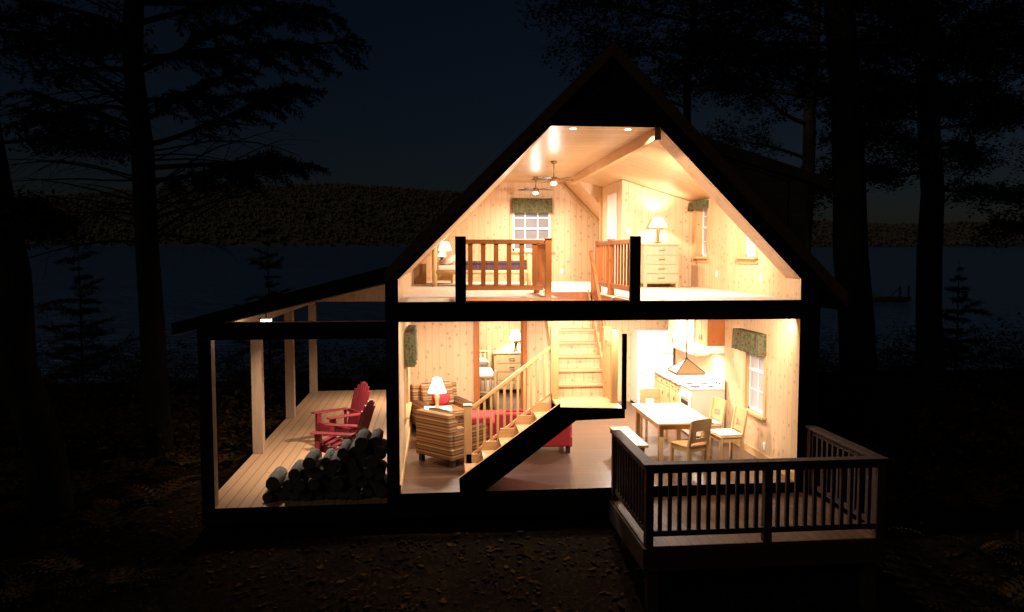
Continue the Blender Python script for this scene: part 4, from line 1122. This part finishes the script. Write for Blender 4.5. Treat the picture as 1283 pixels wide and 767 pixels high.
# big spruce at the left of the porch: boughs reach right over the lake
bo = []
for z, az, L, dr_ in ((7.0, .1, 3.7, -.05), (6.7, -.25, 3.2, .0), (6.2, .25, 2.9, -.05), (5.4, .0, 2.9, -.1), (5.0, .3, 2.8, .05), (4.75, -.2, 2.6, -.1), (6.9, .5, 3.0, .1), (7.6, 0, 3.4, .1), (8.0, .3, 3.5, .1), (5.8, -.4, 2.3, .1)):
    bo.append((z, az, L, dr_, .95))
for i in range(11): bo.append((R_.uniform(7.6, 11.5), R_.uniform(0, 2 * pi), R_.uniform(2.2, 3.4), R_.uniform(0, .3), .8))
for i in range(12): bo.append((R_.uniform(5.0, 8.5), R_.uniform(2.2, 4.0), R_.uniform(1.6, 3.0), R_.uniform(0, .35), .28))
bo.append((5.6, 3.25, 1.7, .35, .9)); bo.append((5.2, 3.0, 1.4, .3, .6))
dead = [(R_.uniform(3.6, 5.4), R_.choice([R_.uniform(-.6, .6), pi + R_.uniform(-.6, .6)]), R_.uniform(1.4, 3.0)) for _ in range(30)] + [(R_.uniform(5.4, 8.5), R_.uniform(2.3, 4.1), R_.uniform(1.5, 3.0)) for _ in range(26)]
spruce((-5.22, 4.0, ground_z(-5.22, 4.0)), (-5.66, 4.2, 13.0), .255, .11, 'tall spruce with drooping boughs over the lake, left of the porch', bo, dead, 1)
# far left tree, leafy
hardwood((-5.75, 1.0, ground_z(-5.75, 1.0)), (-7.3, 1.3, 11), .30, .12, 'leaning tree with hanging leafy sprays at the left edge', [(4.6, 2.6, 2.2, .2, .85), (5.0, .5, 1.6, .3, .8), (5.6, 3.3, 2.5, .2, .9), (6.2, .2, 2.0, .3, .6), (6.6, 1.2, 2.2, .3, .7), (7.0, 5.6, 1.8, .4, .7), (7.6, .3, 2.2, .5, .5), (8.2, 2.0, 2.4, .4, .8), (4.3, 1.2, 1.3, -.2, .95), (4.0, 5.5, 1.0, -.2, .9), (5.2, 4.4, 1.8, .1, .8)], 'bark', 2, 18, .10)
# right side
hardwood((9.3, 5.0, ground_z(9.3, 5)), (8.25, 5.2, 12.5), .40, .24, 'thickest tree trunk, rising right beside the cabin eave', [(6.6, 3.3, 3.2, .35, .7), (7.4, 2.7, 3.8, .3, .7), (8.2, 3.6, 4.2, .2, .75), (8.8, .2, 3.2, .2, .85), (7.2, .6, 2.8, .15, .9), (9.4, 2.9, 4.5, .2, .8), (10, 1.2, 3.5, .2, .8), (9.2, 5.2, 3.2, .3, .8), (6.2, .2, 2.2, .0, .9), (7.8, 5.6, 3.4, .1, .95), (8.4, .5, 3.6, .1, .95), (6.8, 1.0, 3.0, 0, .95), (7.9, 3.0, 3.0, .1, .9)], 'bark', 4, 24, .12)
hardwood((10.85, 11, ground_z(10.85, 11)), (10.95, 11, 13), .22, .14, 'pale-barked slender tree standing behind the thick trunk', [(6.2, 3.0, 3.4, .4, .5), (7.2, 3.4, 4.2, .35, .6), (8.0, 2.8, 4.6, .3, .7), (9.0, 3.2, 5.2, .25, .7), (9.8, 3.0, 5.0, .3, .7), (10.4, 2.4, 4.5, .3, .7), (8.5, 1.0, 3.5, .2, .8), (7.4, 5.4, 2.8, .2, .7), (10.6, 3.6, 5.5, .25, .7), (9.9, .3, 3.5, .2, .8)], 'bark_pale', 6, 24, .12)
hardwood((13.7, 9.0, ground_z(13.7, 9)), (13.0, 9.2, 13), .36, .22, 'straight dark trunk by the lake at the right, under a dense crown', [(5.6, 2.9, 3.0, .1, .85), (6.4, .3, 3.4, .1, .9), (7.0, 3.4, 3.2, .2, .85), (7.6, 1.4, 3.4, .2, .9), (8.3, 0, 3.6, .2, .95), (8.8, 2.6, 3.4, .2, .9), (9.4, 5.4, 3.4, .2, .9), (10, 3.4, 4.0, .2, .9), (6.8, 5.4, 3, .1, .9), (5.2, .1, 2.6, -.1, .9), (7.3, 4.2, 3.2, .1, .95), (6.0, 2.2, 2.8, .1, .95), (8.0, .6, 4.2, .1, .95), (9.0, 3.8, 3.6, .1, .95)], 'bark', 8, 28, .13)
hardwood((20.6, 12.0, ground_z(20.6, 12)), (20.9, 12.2, 14), .25, .12, 'leafy tree crowding the right edge beside the lake', [(4.6, 3.1, 3.2, .0, .9), (5.4, 1, 3.0, .1, .95), (6.2, 3.6, 3.6, .1, .95), (7.0, .3, 3.6, .1, .95), (7.8, 2.8, 3.6, .2, .95), (8.6, 5.0, 3.6, .2, .95), (9.6, 3.3, 4.2, .2, .95), (10.8, 2.6, 4, .2, .9), (11.6, 4.0, 4, .2, .9)], 'bark', 9, 26, .14)
hardwood((8.4, 15.5, ground_z(8.4, 15.5)), (8.9, 15.6, 15), .20, .10, 'slim tree behind the cabin roof with thin leafy branches', [(8.5, 3.0, 3.4, .4, .55), (9.6, 3.5, 4.4, .3, .55), (10.4, 2.8, 4.6, .3, .6), (11.4, 3.2, 4.8, .25, .6), (12.4, 2.9, 4.6, .2, .6), (9.2, .3, 3, .3, .7), (11, .2, 3.2, .3, .7), (12.6, 3.8, 4.0, .3, .6)], 'bark', 10, 16, .16)

def sapling(x, y, h, lab, seed, w=.34, d=.75):
    rng = random.Random(seed); z = ground_z(x, y); t = thing('spruce_sapling', lab, 'sapling', (x, y, z), 0, 'young spruces by the shore')
    MB().tube([(0, 0, -.2), (.02, 0, h * .5), (0, .02, h)], [.045, .03, .006], 7).build('trunk', M['bark'], t)
    lim = MB(); fo = Foliage(); k = 0; zz_ = h * .16
    while zz_ < h * .98:
        n = 7 if zz_ < h * .8 else 4
        L = w * (h - zz_) * rng.uniform(.8, 1.1) + .10
        for i in range(n):
            a = 2 * pi * i / n + k * .7 + rng.uniform(-.3, .3)
            L = L * rng.uniform(.45, 1.3); pts = curve_pts((0, 0, zz_ + rng.uniform(-.08, .08)), Vector((cos(a), sin(a), rng.uniform(.05, .5))), L, 5, rng.uniform(-.1, .5), rng, .16); lim.tube(pts, [.012, .01, .008, .006, .005, .003], 4, False)
            if rng.random() < d:
                fo.needles(pts, rng, 70, .12, .026, .1)
                for j in range(2, 6):
                    for sg in (-1, 1):
                        tw = curve_pts(pts[j - 1], (pts[j] - pts[j-1]).normalized() + Vector((-sin(a), cos(a), 0)) * sg * .9, L * rng.uniform(.25, .5), 3, .1, rng, .2); fo.needles(tw, rng, 80, .11, .026, .1)
        zz_ += .26 * rng.uniform(.7, 1.35) + .02 * h; k += 1
    lim.build('limbs', M['bark'], t); mesh_obj('foliage', fo.v, fo.f, M['needle'], t)
sapling(-11.0, 14, 4.9, 'broad young spruce left of the big spruce trunk, before the lake', 21, .5)
sapling(-6.6, 20, 6.3, 'slender young spruce rising behind the porch roof', 22, .25)
sapling(18.6, 15, 4.3, 'young spruce at the right edge before the lake', 23, .34)

# undergrowth, ferns and fallen leaves
ur = random.Random(77); fo = Foliage()
def fern(x, y, s):
    z = ground_z(x, y)
    for i in range(ur.randrange(6, 10)):
        a = ur.uniform(0, 2 * pi); pts = curve_pts((x, y, z), Vector((cos(a), sin(a), 1.1)), s, 6, 1.3, ur, .1)
        for j in range(1, 7):
            d = (pts[j] - pts[j-1]); sd_ = d.cross(Vector((0, 0, 1)))
            if sd_.length < 1e-4: continue
            sd_.normalize(); w_ = s * .26 * (1 - j / 8)
            for sg in (-1, 1):
                for e in (0, .5): fo.quad(pts[j-1].lerp(pts[j], e) + sd_ * sg * w_ * .5, sd_ * sg * w_ + d * .4, d.normalized() * w_ * .28 + Vector((0, 0, .01)))
for _ in range(520):
    side = ur.random()
    if side < .45: x, y = ur.uniform(6.4, 15), ur.uniform(-4, 10)
    elif side < .85: x, y = ur.uniform(-12, -3.9), ur.uniform(-4.5, 11)
    else: x, y = ur.uniform(-9, 14), ur.uniform(10.5, 18)
    if y < -2 and abs(x) < 5: continue
    fern(x, y, ur.uniform(.45, 1.0))
for _ in range(640):      # low brush along the shore and beside the cabin
    q = ur.random()
    if q < .55: x, y = ur.uniform(-32, 34), ur.uniform(15, 34)
    elif q < .8: x, y = ur.uniform(7, 18), ur.uniform(1, 13)
    else: x, y = ur.uniform(-16, -4.2), ur.uniform(4, 13)
    z = ground_z(x, y); h = ur.uniform(.4, 1.7) * (1.5 if y > 15 else .8)
    for k in range(int(6 + h * 7)):
        p = Vector((x + ur.gauss(0, .6), y + ur.gauss(0, .5), z + h * ur.random())); fo.leaves(p, .35, 9, ur, .15, .8)
u = mesh_obj('undergrowth', fo.v, fo.f, M['fern']); u["kind"] = "stuff"; u["label"] = "rusty ferns and low brush on the forest floor"
fo = Foliage()
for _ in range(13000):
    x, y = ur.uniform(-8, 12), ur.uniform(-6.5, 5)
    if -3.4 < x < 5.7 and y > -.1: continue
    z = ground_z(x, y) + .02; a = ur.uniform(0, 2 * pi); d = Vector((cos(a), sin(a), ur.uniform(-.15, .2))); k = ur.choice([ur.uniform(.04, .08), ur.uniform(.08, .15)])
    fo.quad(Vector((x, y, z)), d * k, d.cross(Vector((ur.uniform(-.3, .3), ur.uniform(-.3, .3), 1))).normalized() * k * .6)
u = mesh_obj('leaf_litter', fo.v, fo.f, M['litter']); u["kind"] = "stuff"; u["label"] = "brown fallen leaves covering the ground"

# bushes that close the gap between the yard and the shore
def bush(x, y, w, h, lab, seed):
    rng = random.Random(seed); z = ground_z(x, y); t = thing('shrub', lab, 'shrub', (x, y, z), 0, 'shrubs between the cabin and the lake')
    lim = MB(); f2 = Foliage()
    for _ in range(16):
        a = rng.uniform(0, 2 * pi); pts = curve_pts((rng.uniform(-.2, .2), rng.uniform(-.2, .2), -.1), Vector((cos(a) * w, sin(a) * w * .6, h * 1.1)), h * rng.uniform(.7, 1.15), 5, .35, rng, .2)
        lim.tube(pts, [.018, .015, .012, .009, .006, .004], 4, False)
        for p in pts[1:]: f2.leaves(p, .38, 26, rng, .12, .8)
    lim.build('stems', M['bark'], t); mesh_obj('foliage', f2.v, f2.f, M['leaf'], t)
for i, (x, y, w, h, lab) in enumerate(((-8.2, 12.5, 1.2, 1.8, 'low dark shrub below the lake at the far left'), (-5.6, 14, 1.3, 1.5, 'low dark shrub between the spruce and the first porch bay'), (-3.6, 13, 1.3, 1.4, 'dark shrub seen through the back porch bay'), (-1.6, 14.5, 1.5, 1.6, 'dark shrub beyond the far end of the porch floor'),
    (12.2, 13, 1.2, 1.4, 'low shrub between the two right-hand trunks'), (15.5, 13, 1.4, 1.8, 'bushy shrub right of the straight dark trunk'), (8.3, 12, 1.2, 1.5, 'shrub behind the right cabin corner'), (18.0, 10, 1.5, 2.0, 'tall shrub at the right edge above the ferns'))):
    bush(x, y, w, h, lab, 40 + i)

# ================================================================== RAFT AND BOAT ON THE LAKE
RY = 103.0; rx = 70.7; rz_ = lake_z(RY)
rf = thing('swim_raft', 'dark swim raft with upright posts moored on the lake', 'raft', (rx, RY, rz_))
B(-2.2, 2.6, -1.4, 1.4, .15, .75).build('platform', M['dark_timber'], rf); 
for x in (.9, 2.3):
    B(x - .12, x + .12, -1.2, -1.0, .751, 2.5).build('post', M['dark_timber'], rf)
MB().bar((-.6, -1.1, .9), (.9, -1.1, 2.4), .1, .1).build('brace', M['dark_timber'], rf)
for x in (-1.5, 1.8): MB().tube([(x, -1.3, -.1), (x, 1.3, -.1)], .28, 10).build('float', M['dark_timber'], rf)
bt = thing('covered_boat', 'small boat under a green cover tied beside the raft', 'boat', (rx - 3.6, RY - .2, rz_))
MB().prism([(-1.6, -.9), (1.3, -.9), (1.9, 0), (1.3, .9), (-1.6, .9)], -.15, .55, 'z').build('hull', M['dark_timber'], bt, .08)
M['tarp'] = plain('tarp', (.04, .16, .07), .7, .2, 0, .2)
MB().prism([(-1.6, .56), (1.3, .56), (.9, 1.15), (-1.1, 1.2)], -.85, .85).build('cover', M['tarp'], bt, .15)
